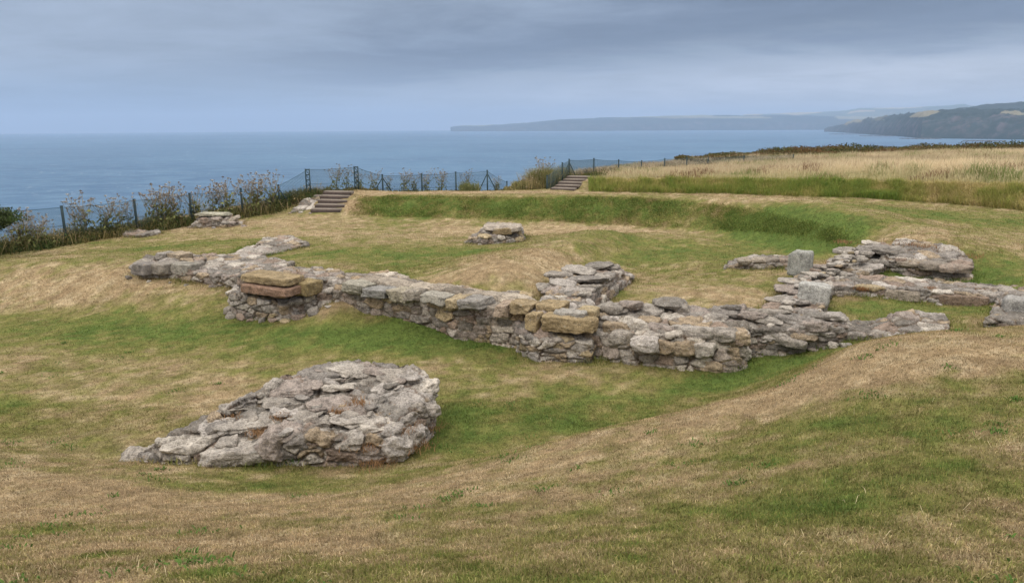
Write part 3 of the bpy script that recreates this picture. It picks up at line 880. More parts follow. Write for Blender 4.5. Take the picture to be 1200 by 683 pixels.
def h_extra(b):
    rs = np.random.default_rng(49)
    for i, (px, py, z, a, bb, h) in enumerate([(990, 307, .3, .3, .25, .06), (1010, 312, .3, .34, .2, .08), (1022, 292, .52, .3, .2, .11), (1000, 295, .42, .3, .2, .07), (1040, 296, .5, .24, .16, .09), (968, 312, .28, .3, .2, .06), (955, 322, .26, .25, .16, .05), (1030, 308, .36, .2, .14, .09), (935, 330, .22, .3, .2, .06), (922, 338, .16, .2, .2, .06), (915, 350, .1, .2, .2, .07), (935, 352, .14, .2, .16, .06), (980, 320, .26, .3, .16, .06), (1020, 285, .58, .16, .12, .06), (905, 360, .05, .16, .14, .06)]):
        b.add(*stone(atz(px, py, z), (a * 1.1, bb * 1.15, h * .7), ANG + (rs.random() - .5) * .6, 940 + i, 12, 4, .2, .035, PAL[[2, 7, 1, 0, 4, 6, 3, 9, 2, 6, 0, 7, 2, 3, 8][i]], ((rs.random() - .5) * .25, (rs.random() - .5) * .25)))
    for i in range(70):
        t = rs.random(); px = np.interp(t, [0, .4, 1], [925, 955, 1030]) + 24 * (rs.random() - .5); py = np.interp(t, [0, .4, 1], [362, 322, 290]) + 8 * (rs.random() - .5)
        z = np.interp(t, [0, .4, 1], [.14, .28, .55]); s = .04 + .07 * rs.random()
        b.add(*stone(atz(px, py, z), (s * 1.4, s, s * .5), rs.random() * 3, 1200 + i, 6, 4, .25, .015, rcol(rs, .05)))


r = wall('cross_wall', [[(903, 364, .0), (922, 338, .12), (938, 320, .2), (960, 312, .22), (1000, 297, .34), (1028, 284, .5), (1052, 292, .5), (1030, 314, .28), (978, 328, .22), (970, 345, .2), (958, 370, .1)]],
         'broad tumbled cross wall climbing back to the rampart, carrying two upright squared blocks', 'ruined wall', 410, base=[(905, 366), (922, 345), (935, 325)], nbase=16, extra=h_extra, voxel=.017, cell=(.30, .28, .085), amp=.055)
block(r, 'upright_block', atz(938, 308, .42), (.20, .17, .24), 420, np.array([.30, .305, .285]), ANG - .15, jit=.05, n=16, rough=.012, label='tall grey squared block standing upright')
block(r, 'squared_block', atz(953, 345, .24), (.25, .19, .19), 421, np.array([.40, .40, .385]), ANG + .1, jit=.08, n=16, tilt=(.0, .06), rough=.014, label='pale speckled squared block leaning to the right')

r = wall('back_wall', [[(1032, 298, .47), (1062, 306, .43), (1132, 315, .36), (1140, 304, .44), (1116, 288, .62), (1052, 280, .65)], [(1098, 325, .14), (1136, 333, .14), (1142, 323, .16), (1108, 317, .18)]],
         'layered back wall set into the foot of the rampart at right', 'ruined wall', 430, base=[(1060, 322), (1098, 330), (1138, 336)], nbase=10, voxel=.017, cell=(.42, .3, .09), amp=.06, jit=(.9, .9, .5))
for i, (px, py, a) in enumerate([(1068, 307, .24), (1095, 310, .25), (1120, 313, .25)]):
    block(r, 'long_stone', atz(px, py, .42) + VV * .12 - np.array([0, 0, .04]), (a * 1.08, .18, .085), 440 + i, PAL[[0, 1, 6][i]], ANG + .1, jit=.12, k=6)

r = wall('low_wall', [[(851, 311, .04), (872, 309, .1), (928, 310, .12), (932, 300, .14), (880, 299, .14), (856, 305, .06)]],
         'short low wall left of the tall upright grey block', 'ruined wall', 450, base=[(851, 315), (890, 315), (925, 316)], nbase=8, voxel=.018, cell=(.26, .24, .12), amp=.05)
for i, px in enumerate([872, 889, 905, 919]):
    block(r, 'capping_stone', atz(px, 303, .2) - np.array([0, 0, .05]), (.15, .16, .075), 460 + i, PAL[[0, 2, 1, 6][i]], ANG + .3, jit=.14, k=6)

# ---- outlying pieces
r = wall('stone_stack', [[(231, 256, .04), (266, 256, .04), (272, 250, .06), (238, 249, .06)], [(226, 263, -.18), (284, 264, -.2), (286, 258, -.18), (232, 256, -.1)], [(262, 261, -.05), (279, 260, -.08), (278, 254, -.02), (262, 253, 0)]],
         'far heap of stacked flat stones in front of the third fence post', 'stone heap', 470, base=[(222, 267), (250, 268), (288, 265)], nbase=14, bsize=(.05, .14), voxel=.022, cell=(.3, .26, .12), amp=.07)
block(r, 'flat_slab', atz(250, 251, .14), (.55, .3, .07), 475, np.array([.34, .33, .27]), -.1, jit=.14, k=6)
block(r, 'leaning_slab', atz(270, 259, -.06), (.36, .2, .07), 476, PAL[0], .3, jit=.14, k=6, tilt=(.1, -.45))
wall('stone_kerb', [[(144, 274, -.27), (165, 275, -.25), (188, 271, -.25), (186, 269, -.25), (150, 270, -.25)]],
     'thin strip of stones sunk in turf beside the second fence post', 'stone kerb', 480, voxel=.022, cell=(.4, .3, .12), amp=.05)
r = wall('masonry_stump', [[(563, 272, .3), (611, 269, .3), (608, 262, .34), (572, 262, .34)], [(548, 280, .1), (568, 281, .12), (580, 272, .16), (556, 275, .12)], [(560, 279, .18), (612, 276, .18), (612, 266, .2), (566, 268, .2)]],
         'lone square stone base in the middle of the far court', 'masonry ruin', 490, base=[(548, 285), (580, 284), (612, 280)], nbase=12, voxel=.018, cell=(.26, .24, .12), amp=.06, ochre=.1)
block(r, 'flat_slab', atz(590, 264, .42) - np.array([0, 0, .06]), (.5, .42, .08), 495, PAL[7], .0, jit=.08, k=8)
block(r, 'ochre_block', atz(588, 271, .3) - np.array([0, 0, .0]), (.26, .12, .09), 496, OCHRE * .85, .0, jit=.12)

wall('retaining_wall', [[(342, 249, -.05), (368, 247, .0), (372, 238, .2), (384, 226, .5), (376, 224, .52), (354, 235, .3)]],
     'rough sloping stone edge along the left side of the lower steps', 'retaining wall', 500, base=[(342, 250), (365, 250)], nbase=10, bsize=(.05, .14), voxel=.022, cell=(.36, .3, .14), amp=.08)


# ------------------------------------------------------------------ steps
def steps(name, p0, p1, width, n, label):
    """p0 foot, p1 head (world)"""
    p0 = np.array(p0); p1 = np.array(p1); p0[2] = z1(p0[0], p0[1]) - .03
    root = empty(name, p0, label, 'steps', 'flights of steps')
    dirn = p1 - p0; rise = dirn[2] / n; run = np.array([dirn[0], dirn[1], 0]) / n
    L = np.linalg.norm(run); f = run / L; s = np.array([f[1], -f[0], 0])
    for i in range(n):
        c = run * i + s * (random.random() - .5) * .10; s = s + np.array([0, 0, (random.random() - .5) * .03])
        b = Bag(); zt = rise * (i + 1)
        add_box(b, c + np.array([0, 0, zt - rise / 2 - .02]), s * width / 2, f * .04, np.array([0, 0, rise / 2 + .015]), (1, 1, 1))
        b.obj('riser', TIMBER, root)
        b = Bag()
        add_box(b, c + run / 2 + f * .04 + np.array([0, 0, zt - .035]), s * (width / 2 - .01), f * (L / 2 + .003), np.array([0, 0, .052]), (1, 1, 1))
        b.obj('tread', TREADM, root)
    return root


steps('stone_steps', atd(382, 247, 26.5), atd(400, 224, 28.7), 1.08, 5, 'lower flight of worn steps climbing the green bank by the braced fence posts')
steps('earth_steps', atd(660, 223, 29.9), atd(680, 206.5, 32.2), 1.0, 5, 'upper flight of narrow steps beside the two close fence posts')

# ------------------------------------------------------------------ grass
def in_foot(x, y, pad=0.0):
    m = np.zeros(len(x), bool)
    for P in FOOT:
        lo = P.min(0) - .1; hi = P.max(0) + .1
        c = (x > lo[0]) & (x < hi[0]) & (y > lo[1]) & (y < hi[1])
        if not c.any(): continue
        xi = x[c]; yi = y[c]; ins = np.zeros(len(xi), bool); n = len(P); j = n - 1
        for i in range(n):
            a, b = P[i], P[j]
            cond = ((a[1] > yi) != (b[1] > yi))
            with np.errstate(divide='ignore', invalid='ignore'):
                xx = (b[0] - a[0]) * (yi - a[1]) / (b[1] - a[1]) + a[0]
            ins ^= cond & (xi < xx); j = i
        m[c] |= ins
    return m


def foot_dist(x, y):
    d = np.full(len(x), 9.0); Pxy = np.stack([x, y], 1)
    for P in FOOT:
        lo = P.min(0) - .5; hi = P.max(0) + .5
        c = (x > lo[0]) & (x < hi[0]) & (y > lo[1]) & (y < hi[1])
        if not c.any(): continue
        dd, _ = seg_dist(Pxy[c], np.vstack([P, P[:1]])); d[c] = np.minimum(d[c], dd)
    return d


def sample_view(n, d0, d1, power, xpad=.06, lim=.74):
    """random ground points in the wedge the photo could see, denser near"""
    u = rng.random(n)
    e = 2 - power
    y = (d0 ** e + u * (d1 ** e - d0 ** e)) ** (1 / e)
    x = (rng.random(n) * 2 - 1) * (lim * y * 1.02 + 1.1)
    return x, y


def blades(x, y, z, h, w, lean, col, segs=2, lean_dir=None, droop=.3):
    """ribbon blades -> V,F3,C"""
    n = len(x)
    th = rng.random(n) * 2 * math.pi
    fx, fy = np.cos(th), np.sin(th)
    ld = rng.random(n) * 2 * math.pi if lean_dir is None else lean_dir
    lx, ly = np.cos(ld) * lean, np.sin(ld) * lean
    base = np.stack([x, y, z], 1)
    wv = np.stack([fx * w / 2, fy * w / 2, np.zeros(n)], 1)
    if segs == 1:
        tip = base + np.stack([lx * h, ly * h, h * np.sqrt(np.clip(1 - lean ** 2, .05, 1))], 1)
        V = np.stack([base - wv, base + wv, tip], 1).reshape(-1, 3)
        Fi = (np.arange(n)[:, None] * 3 + np.array([[0, 1, 2]]))
        C = np.repeat(col, 3, 0)
        return V, Fi, C
    mid = base + np.stack([lx * h * .4, ly * h * .4, h * .58], 1)
    zt = h * np.clip(1 - lean * droop - .35 * lean ** 2, .1, 1)
    tip = base + np.stack([lx * h, ly * h, zt], 1)
    V = np.stack([base - wv, base + wv, mid - wv * .8, mid + wv * .8, tip], 1).reshape(-1, 3)
    k = np.arange(n)[:, None] * 5
    Fi = np.concatenate([k + np.array([[0, 1, 3]]), k + np.array([[0, 3, 2]]), k + np.array([[2, 3, 4]])])
    C = np.repeat(col, 5, 0)
    return V, Fi, C


def keep_land(x, y, margin=.2):
    d, s = seg_dist(np.stack([x, y], 1), EDGE)
    return ~((s > 0) & (d > margin))


lawn = Bag()
for (n, d0, d1, pw, hh, ww, sg) in [(400000, 1.9, 9.0, 1.35, (.016, .037), .0040, 2), (190000, 8.0, 16.0, 1.2, (.022, .045), .008, 1), (150000, 14.5, 31.0, 1.0, (.025, .05), .015, 1)]:
    x, y = sample_view(n, d0, d1, pw)
    m = keep_land(x, y, .1) & ~in_foot(x, y); x, y = x[m], y[m]
    g = greenness(x, y); r_ = rng.random(len(x))
    fd = foot_dist(x, y) if d0 < 15 else np.full(len(x), 9.)
    near = np.exp(-(fd / .09) ** 2)
    g2 = np.clip(g + (rng.random(len(x)) - .5) * .5 + near * .35, 0, 1)
    c = turfcol(g2, r_) * ((.72 + .62 * rng.random(len(x)) ** 1.3) * (1 + .38 * n2(x, y, 9, 33, 2) + .25 * n2(x, y, 26, 34, 1)))[:, None]
    h = hh[0] + (hh[1] - hh[0]) * rng.random(len(x)) * (.65 + .5 * g); h = h * (1 + 1.1 * near * rng.random(len(x)))
    w = ww * (.7 + .6 * rng.random(len(x)))
    lean = .25 + .7 * rng.random(len(x))
    V, Fi, C = blades(x, y, zs(x, y) - .004, h, w, lean, c, sg)
    lawn.add(V, Fi, C)
# some longer straw stalks nearby
x, y = sample_view(450, 2.0, 9, 1.5); m = ~in_foot(x, y) & (n2(x, y, 1.1, 61, 2) > -.05); x, y = x[m], y[m]
c = STRAW2 * (1.05 + .35 * rng.random(len(x)))[:, None]
lawn.add(*blades(x, y, zs(x, y), 0.04 + .05 * rng.random(len(x)), np.full(len(x), .0024), .6 + .45 * rng.random(len(x)), c, 2))
# uncut grass along the feet of the walls
for P in FOOT:
    ring = np.vstack([P, P[:1]]); L_ = np.linalg.norm(np.diff(ring, axis=0), axis=1).sum()
    nn_ = int(L_ * 420); sg_ = np.linalg.norm(np.diff(ring, axis=0), axis=1); cm_ = np.concatenate([[0], np.cumsum(sg_)]); t = rng.random(nn_) * cm_[-1]
    x = np.interp(t, cm_, ring[:, 0]) + .14 * rng.normal(size=nn_); y = np.interp(t, cm_, ring[:, 1]) + .14 * rng.normal(size=nn_)
    m = ~in_foot(x, y); x, y = x[m], y[m]; nn_ = len(x)
    patch = np.clip(.5 + 1.2 * n2(x, y, 1.6, 66, 3), 0, 1)
    m = rng.random(nn_) < .25 + .75 * patch; x, y, patch = x[m], y[m], patch[m]; nn_ = len(x)
    c = turfcol(np.clip(greenness(x, y) + .25 * patch + (rng.random(nn_) - .5) * .5, 0, 1), rng.random(nn_)) * (.65 + .7 * rng.random(nn_))[:, None]
    lawn.add(*blades(x, y, zs(x, y) - .005, (.045 + .085 * rng.random(nn_)) * (.5 + .8 * patch), .004 + .004 * rng.random(nn_), .3 + .6 * rng.random(nn_), c, 2))
# low broad weeds in the near turf
x, y = sample_view(230, 2.0, 12, 1.3); m = ~in_foot(x, y) & (n2(x, y, .9, 67, 2) > .05); x, y = x[m], y[m]
for q in range(len(x)):
    k_ = rng.integers(14, 34); rr0 = .03 + .05 * rng.random()
    xx = x[q] + rr0 * rng.normal(size=k_); yy = y[q] + rr0 * rng.normal(size=k_)
    cc_ = np.array([.085, .14, .035]) * (.7 + .7 * rng.random(k_))[:, None]
    lawn.add(*blades(xx, yy, zs(xx, yy), .02 + .03 * rng.random(k_), np.full(k_, .011), .6 + .35 * rng.random(k_), cc_, 2))
n = 60000; t = rng.random(n) * (len(SCARP) - 1); i = np.minimum(t.astype(int), len(SCARP) - 2); f = (t - i)[:, None]
P = SCARP[i] * (1 - f) + SCARP[i + 1] * f; x = P[:, 0] + .1 * rng.normal(size=n); y = P[:, 1] + .85 * (rng.random(n) * 2 - 1)
g = np.clip(greenness(x, y) + (rng.random(n) - .5) * .5, 0, 1)
c = turfcol(g, rng.random(n)) * ((.75 + .7 * rng.random(n)) * (1 + .4 * n2(x, y, 3, 65, 2)))[:, None]
lawn.add(*blades(x, y, zs(x, y) - .01, (.03 + .055 * rng.random(n)) * np.clip(1 + .9 * n2(x, y, 1.4, 64, 3), .3, 1.9), np.full(n, .014), .35 + .6 * rng.random(n), c, 2))
kind(lawn.obj('lawn_grass', BLADE), 'stuff')

# tufts of dry moss and grass in the joints of the near rubble mass and at wall feet
tuft = Bag()
rs = np.random.default_rng(91)
for (px, py, z, n, s, kindc) in [(300, 505, -.12, 60, .06, 0), (330, 488, -.02, 50, .05, 0), (430, 520, -.2, 90, .09, 0), (470, 500, -.12, 90, .08, 0), (485, 520, -.3, 120, .1, 0), (440, 540, -.36, 100, .1, 0), (500, 500, -.3, 80, .07, 0), (272, 488, -.1, 40, .05, 0), (420, 470, .05, 40, .06, 0), (345, 535, -.36, 60, .05, 1), (395, 482, .0, 40, .05, 0), (305, 344, .0, 90, .07, 1), (350, 318, .26, 60, .12, 0), (1010, 338, .2, 50, .06, 2), (1090, 338, .2, 50, .05, 2), (975, 308, .3, 40, .06, 2), (1150, 340, .2, 40, .06, 2), (990, 283, .55, 60, .1, 0), (1090, 288, .6, 120, .25, 2), (1140, 300, .45, 80, .15, 0), (1060, 284, .62, 90, .2, 2)]:
    p = atz(px, py, z); N_ = n * 2
    x = p[0] + rs.normal(size=N_) * s; y = p[1] + rs.normal(size=N_) * s
    base = [np.array([.26, .15, .075]), np.array([.06, .11, .03]), np.array([.20, .10, .045])][kindc]
    c = base * (.7 + .6 * rs.random(N_))[:, None]
    tuft.add(*blades(x, y, np.full(N_, p[2] - .03), .05 + .06 * rs.random(N_), np.full(N_, .006), .4 + .5 * rs.random(N_), c, 2))
kind(tuft.obj('dry_moss', BLADE), 'stuff')

# long grass on the second bank
B1 = [(690, 224, 30), (850, 227, 29.3), (1000, 231, 27.8), (1100, 237, 26), (1200, 246, 23.4), (1330, 262, 20.5)]
T1 = [(690, 209.5, 30.9), (850, 211, 30.1), (1000, 213, 28.7), (1100, 215, 26.8), (1200, 218, 24.6), (1330, 224, 22)]
bw = np.array([atd(*p)[:2] for p in B1]); tw = np.array([atd(*p)[:2] for p in T1])
n = 60000; t = rng.random(n) * (len(B1) - 1); i = np.minimum(t.astype(int), len(B1) - 2); f = (t - i)[:, None]; s = (rng.random(n) * 1.25 - .1)[:, None]
P = (bw[i] * (1 - f) + bw[i + 1] * f) * (1 - s) + (tw[i] * (1 - f) + tw[i + 1] * f) * s
x, y = P[:, 0], P[:, 1]
nn = n2(x, y, .5, 71, 3); n3 = n2(x, y, 1.8, 72, 2)
g = np.clip(.84 + .38 * nn + .42 * n3 - .1 * s[:, 0] - .6 * np.exp(-((x - atd(1120, 230, 26)[0]) / 1.2) ** 2), 0, 1)
c = turfcol(np.clip(g + (rng.random(n) - .5) * .35, 0, 1), rng.random(n)) * np.array([1.5, 1.55, 1.35])
long_grass = Bag()
long_grass.add(*blades(x, y, zs(x, y) - .02, (.14 + .22 * rng.random(n)) * (1 + .5 * n3), .008 + .012 * rng.random(n), .15 + .65 * rng.random(n), c, 2))
kind(long_grass.obj('bank_grass', BLADE), 'stuff')

# the pale field of tall dry grass beyond
fld = Bag()
n = 330000
y = 25 + (78 - 25) * rng.random(n) ** 1.15; x = (rng.random(n)) * (.80 * y + 4) + 1.5
FT = np.array([atd(*p)[:2] for p in [(690, 211, 31.0), (850, 212, 30.2), (1000, 214, 28.8), (1100, 217, 27.0), (1200, 220, 24.6), (1330, 226, 22)]])
edge_y = np.interp(x, FT[:, 0], FT[:, 1])
m = keep_land(x, y, -0.1) & (y > edge_y + 1.6); d_, s_ = seg_dist(np.stack([x, y], 1), EDGE); m &= ~((s_ > 0))
x, y = x[m], y[m]; n = len(x)
nn = n2(x, y, .16, 81, 3)
depth = y - np.interp(x, FT[:, 0], FT[:, 1])
grn = np.clip(.75 - depth * .17 + .3 * nn, 0, .8)
pale = np.array([.66, .55, .36]); pale2 = np.array([.50, .38, .23]); r_ = rng.random(n)[:, None]
c = (pale * r_ + pale2 * (1 - r_)) * (.85 + .35 * nn)[:, None]
c = c * (1 - grn[:, None]) + np.array([.25, .25, .09]) * grn[:, None]
rust = np.clip((n2(x, y, .9, 83, 3) - .22) * 5, 0, 1)[:, None] * (rng.random(n) < .5)[:, None]
c = c * (1 - rust) + np.array([.16, .085, .05]) * rust
gr2 = np.clip((n2(x, y, .55, 84, 3) - .12) * 4, 0, 1)[:, None] * (rng.random(n) < .7)[:, None]
c = c * (1 - gr2) + np.array([.20, .22, .08]) * gr2
h = (.28 + .36 * rng.random(n)) * np.clip(.35 + (depth - 1.6) * .22, .35, 1) * (1 + .3 * nn) * (1 + .45 * n2(x, y, .9, 85, 2)) * np.interp(x, [3, 12, 18], [.62, .8, 1.0])
fld.add(*blades(x, y, zs(x, y) - .02, h, .012 + .018 * rng.random(n), .1 + .5 * rng.random(n), c, 2))
kind(fld.obj('tall_dry_grass', BLADE), 'stuff')


def leaves(x, y, z, s, col):
    """small random leaf quads"""
    n = len(x)
    a = rng.normal(size=(n, 3)); a /= np.linalg.norm(a, axis=1)[:, None]
    b = rng.normal(size=(n, 3)); b -= (a * b).sum(1)[:, None] * a; b /= np.linalg.norm(b, axis=1)[:, None]
    c = np.stack([x, y, z], 1); s = np.asarray(s)[:, None]
    V = np.stack([c - a * s, c + b * s * .5, c + a * s, c - b * s * .5], 1).reshape(-1, 3)
    return V, np.arange(n)[:, None] * 4 + np.array([[0, 1, 2, 3]]), np.repeat(col, 4, 0)


# dark scrub along the far cliff edge
sc = Bag(); n = 70000
t = rng.random(n); u = rng.random(n)
xs = 13 + 82 * t ** 1.3
ey = np.interp(xs, EDGE[13:, 0], EDGE[13:, 1])
y = ey - 8.5 * u - .3; x = xs
top = .75 + .45 * n2(x, y, .35, 91, 3) + .25 * n2(x, y, 1.3, 92, 2)
top = np.clip(top, .2, 1.5) * np.interp(x, [9, 20, 30], [.55, .8, 1.0]) * np.clip(1.1 - u * .5, .3, 1)
z = zs(x, y) + top * rng.random(n) ** .6
nn = n2(x, y, .5, 93, 3)
c1 = np.array([.055, .062, .022]); c2 = np.array([.125, .07, .035]); c3 = np.array([.11, .105, .04])
k = np.clip(.5 + nn, 0, 1)[:, None]
c = (c1 * k + c2 * (1 - k)); c = np.where(rng.random(n)[:, None] < .2, c3, c) * (.7 + .6 * rng.random(n))[:, None]
sc.add(*leaves(x, y, z, .05 + .08 * rng.random(n), c))
kind(sc.obj('scrub', LEAF), 'stuff')

# ------------------------------------------------------------------ fences
class FenceSpec: pass


def fence(name, posts, label, lattice=(), braced=(), mesh_from=0):
    """posts: (px, ytop, d, height); builds posts as parts and one wire mesh panel per bay"""
    root_p = atd(*posts[0][:3]); root_p = np.array([root_p[0], root_p[1], z1(root_p[0], root_p[1])])
    root = empty(name, root_p, label, 'fence', 'green wire fences')
    tops = [atd(a, b, d) for a, b, d, h in posts]
    hs = [p[3] for p in posts]
    for i, t in enumerate(tops):
        g = z1(t[0], t[1]); zb = min(g, t[2] - hs[i]) - .15
        b = Bag()
        if i in lattice:
            for s in (-1, 1):
                add_box(b, np.array([t[0] + .075 * s, t[1], (t[2] + zb) / 2]) - root_p, (.018, 0, 0), (0, .018, 0), (0, 0, (t[2] - zb) / 2), (1, 1, 1))
            for k in range(6):
                zz = t[2] - .03 - k * .2
                add_box(b, np.array([t[0], t[1], zz]) - root_p, (.06, 0, 0), (0, .012, 0), (0, 0, .02), (1, 1, 1))
                if k < 5: add_tube(b, np.array([(t[0] - .06, t[1], zz - .02), (t[0] + .06, t[1], zz - .18)]) - root_p, .01, (1, 1, 1), 4)
        else:
            add_box(b, np.array([t[0], t[1], (t[2] + zb) / 2]) - root_p, (.028, 0, 0), (0, .028, 0), (0, 0, (t[2] - zb) / 2), (1, 1, 1))
            add_box(b, np.array([t[0], t[1], t[2] + .012]) - root_p, (.034, 0, 0), (0, .034, 0), (0, 0, .012), (1, 1, 1))
        po = b.obj('post', POSTM, root)
        if i in braced:
            for s in (-1, 1):
                b = Bag()
                e = np.array([t[0] + s * .42, t[1] + .1 * s, 0]); e[2] = z1(e[0], e[1]) - .05
                add_tube(b, np.array([t - np.array([0, 0, .12]), e]) - root_p, .022, (1, 1, 1), 5)
                b.obj('brace', POSTM, root)
    for i in range(len(tops) - 1):
        if i < mesh_from: continue
        A_, B_ = tops[i].copy(), tops[i + 1].copy()
        hgt = min(hs[i], hs[i + 1]); L_ = np.linalg.norm((B_ - A_)[:2])
        nu = max(2, int(L_ / .06)); nv = int(hgt / .06)
        b = Bag()
        sag = .03

        def pt(u, v):
            p = A_ + (B_ - A_) * u; p = p - np.array([0, 0, .03 + sag * 4 * u * (1 - u) + v * hgt])
            return p - root_p
        for dirn in (1, -1):   # the diagonals of chain link
            for k in range(-nv, nu):
                u0_, u1_ = k / nu, (k + nv) / nu
                v0, v1 = 0.0, 1.0
                if u0_ < 0: v0 = -u0_ / (u1_ - u0_); u0_ = 0
                if u1_ > 1: v1 = v0 + (1 - v0) * (1 - u0_) / (u1_ - u0_) if u0_ == 0 else (1 - u0_) / (u1_ - u0_); u1_ = 1
                if v1 <= v0: continue
                va, vb = (v0, v1) if dirn > 0 else (1 - v0, 1 - v1)
                add_tube(b, [pt(u0_, va), pt(u1_, vb)], .0034, (1, 1, 1), 3)
        for v in (0, .5, 1):
            add_tube(b, [pt(u, v) for u in np.linspace(0, 1, 5)], .007, (1, 1, 1), 3)
        b.obj('wire_mesh', WIREM, root)
    return root, tops


LEFT = [(-60, 249, 19.5, 1.1), (72, 242, 22, 1.1), (157, 234, 24, 1.1), (222, 227, 25.5, 1.1), (282, 221, 27, 1.1), (326, 217, 28, 1.1), (360, 198, 28.6, 1.1), (417, 195, 29.4, 1.1), (448, 205, 30.6, 1.1), (494, 204, 31.2, 1.1), (534, 202, 31.4, 1.1), (571, 200, 31.6, 1.1), (594, 213, 31.4, .8)]
fl, tl = fence('wire_fence', LEFT, 'long green chain link fence along the cliff edge behind the court and lower steps', lattice=(6, 7), braced=(5, 8, 11))
RIGHT = [(641, 206, 30.6, .75), (659, 191, 32, 1.05), (667, 187, 32.8, 1.1), (696, 186, 35.5, 1.1), (725, 187.5, 38, 1.1), (752, 188.5, 40, 1.1), (779, 186, 41, 1.3), (805, 184.5, 43, 1.3), (830, 184, 45, 1.3), (872, 182.5, 48, 1.3), (930, 181, 52, 1.3)]
fr, tr_ = fence('wire_fence', RIGHT, 'shorter wire fence beside the upper steps running off through the pale tall grass', braced=(2,))

# ------------------------------------------------------------------ weeds along the fence (ground cover) and dried umbel plants
uw = Bag()
tl_a = np.array([t[:2] for t in tl]); tr_a = np.array([t[:2] for t in tr_])


def along(poly, n, spread, bias=0.0, lo=0, hi=1):
    seg = np.linalg.norm(np.diff(poly, axis=0), axis=1); cum = np.concatenate([[0], np.cumsum(seg)]); t = (lo + (hi - lo) * rng.random(n)) * cum[-1]
    x = np.interp(t, cum, poly[:, 0]); y = np.interp(t, cum, poly[:, 1])
    j = np.clip(np.searchsorted(cum, t) - 1, 0, len(seg) - 1); dv = (poly[j + 1] - poly[j]) / seg[j][:, None]
    o = rng.normal(size=n) * spread + bias
    return x - dv[:, 1] * o, y + dv[:, 0] * o, o, t / cum[-1]


def weed_strip(poly, n, spread, bias, hh, cols, seed, lo=0, hi=1, w=.014):
    x, y, o, t = along(poly, n, spread, bias, lo, hi)
    nn = n2(x, y, .8, seed, 3)
    keep = rng.random(n) < np.clip(.55 + nn, .1, 1)
    x, y, nn, o = x[keep], y[keep], nn[keep], o[keep]; n = len(x)
    h = (hh[0] + (hh[1] - hh[0]) * rng.random(n)) * np.clip(1 + .8 * nn, .35, 1.8)
    k = np.clip(.5 + .9 * nn + .25 * rng.normal(size=n), 0, 1)[:, None]
    c = (np.array(cols[0]) * k + np.array(cols[1]) * (1 - k)) * (.7 + .6 * rng.random(n))[:, None]
    uw.add(*blades(x, y, zs(x, y) - .03, h, w * (.6 + .8 * rng.random(n)), .15 + .6 * rng.random(n), c, 2))
    x2 = x + rng.normal(size=n) * .06; y2 = y + rng.normal(size=n) * .06
    uw.add(*leaves(x2, y2, zs(x2, y2) + h * .7 * rng.random(n), .02 + .03 * rng.random(n), c * .95))


GW = (.055, .085, .028); BRW = (.20, .15, .06); OLW = (.12, .115, .045)
weed_strip(tl_a, 24000, .28, .22, (.14, .50), (GW, BRW), 111, 0, .62)
weed_strip(tl_a, 3500, .3, .2, (.3, .75), ((.30, .24, .12), (.36, .27, .14)), 121, 0, .6, .010)
weed_strip(tl_a, 5000, .2, .2, (.06, .22), (OLW, BRW), 112, .60, 1)
weed_strip(np.array([atd(340, 240, 28)[:2], atd(372, 232, 28.8)[:2]]), 1500, .3, .2, (.1, .35), (GW, (.12, .07, .05)), 113)
# heap of plants left of the upper steps
plump = np.array([atd(590, 222, 31.6)[:2], atd(620, 222, 31.4)[:2], atd(645, 215, 32.2)[:2], atd(665, 208, 33.5)[:2]])
for _q, (_a, _b, _h0, _h1) in enumerate([((592, 31.6), (606, 31.6), .12, .32), ((602, 31.6), (618, 31.6), .25, .55), ((612, 31.6), (632, 31.8), .4, .8), ((624, 31.8), (645, 32.3), .5, 1.0), ((636, 32.0), (660, 33.4), .45, .95)]):
    weed_strip(np.array([atd(_a[0], 222, _a[1])[:2], atd(_b[0], 216, _b[1])[:2]]), 3000, .3, .08, (_h0, _h1), ((.12, .14, .05), (.40, .30, .14)), 140 + _q, 0, 1, .012)
    weed_strip(np.array([atd(_a[0], 222, _a[1])[:2], atd(_b[0], 216, _b[1])[:2]]), 900, .25, .08, (_h1 * .8, _h1 * 1.15), ((.30, .24, .12), (.42, .33, .20)), 150 + _q, 0, 1, .008)
weed_strip(tr_a[2:], 7000, .5, .1, (.2, .55), ((.13, .10, .045), (.22, .14, .08)), 116)
weed_strip(np.array([atd(678, 206, 33)[:2], atd(700, 205, 34.5)[:2]]), 1800, .3, 0, (.2, .5), (GW, OLW), 117)
weed_strip(np.array([atd(540, 223, 31)[:2], atd(562, 223, 31)[:2]]), 2000, .22, 0, (.25, .65), ((.10, .13, .05), (.22, .2, .09)), 118)
weed_strip(np.array([atd(-30, 300, 20)[:2], atd(60, 288, 21.4)[:2]]), 3500, .35, .3, (.15, .4), (GW, (.07, .09, .03)), 119)
kind(uw.obj('undergrowth', BLADE), 'stuff')


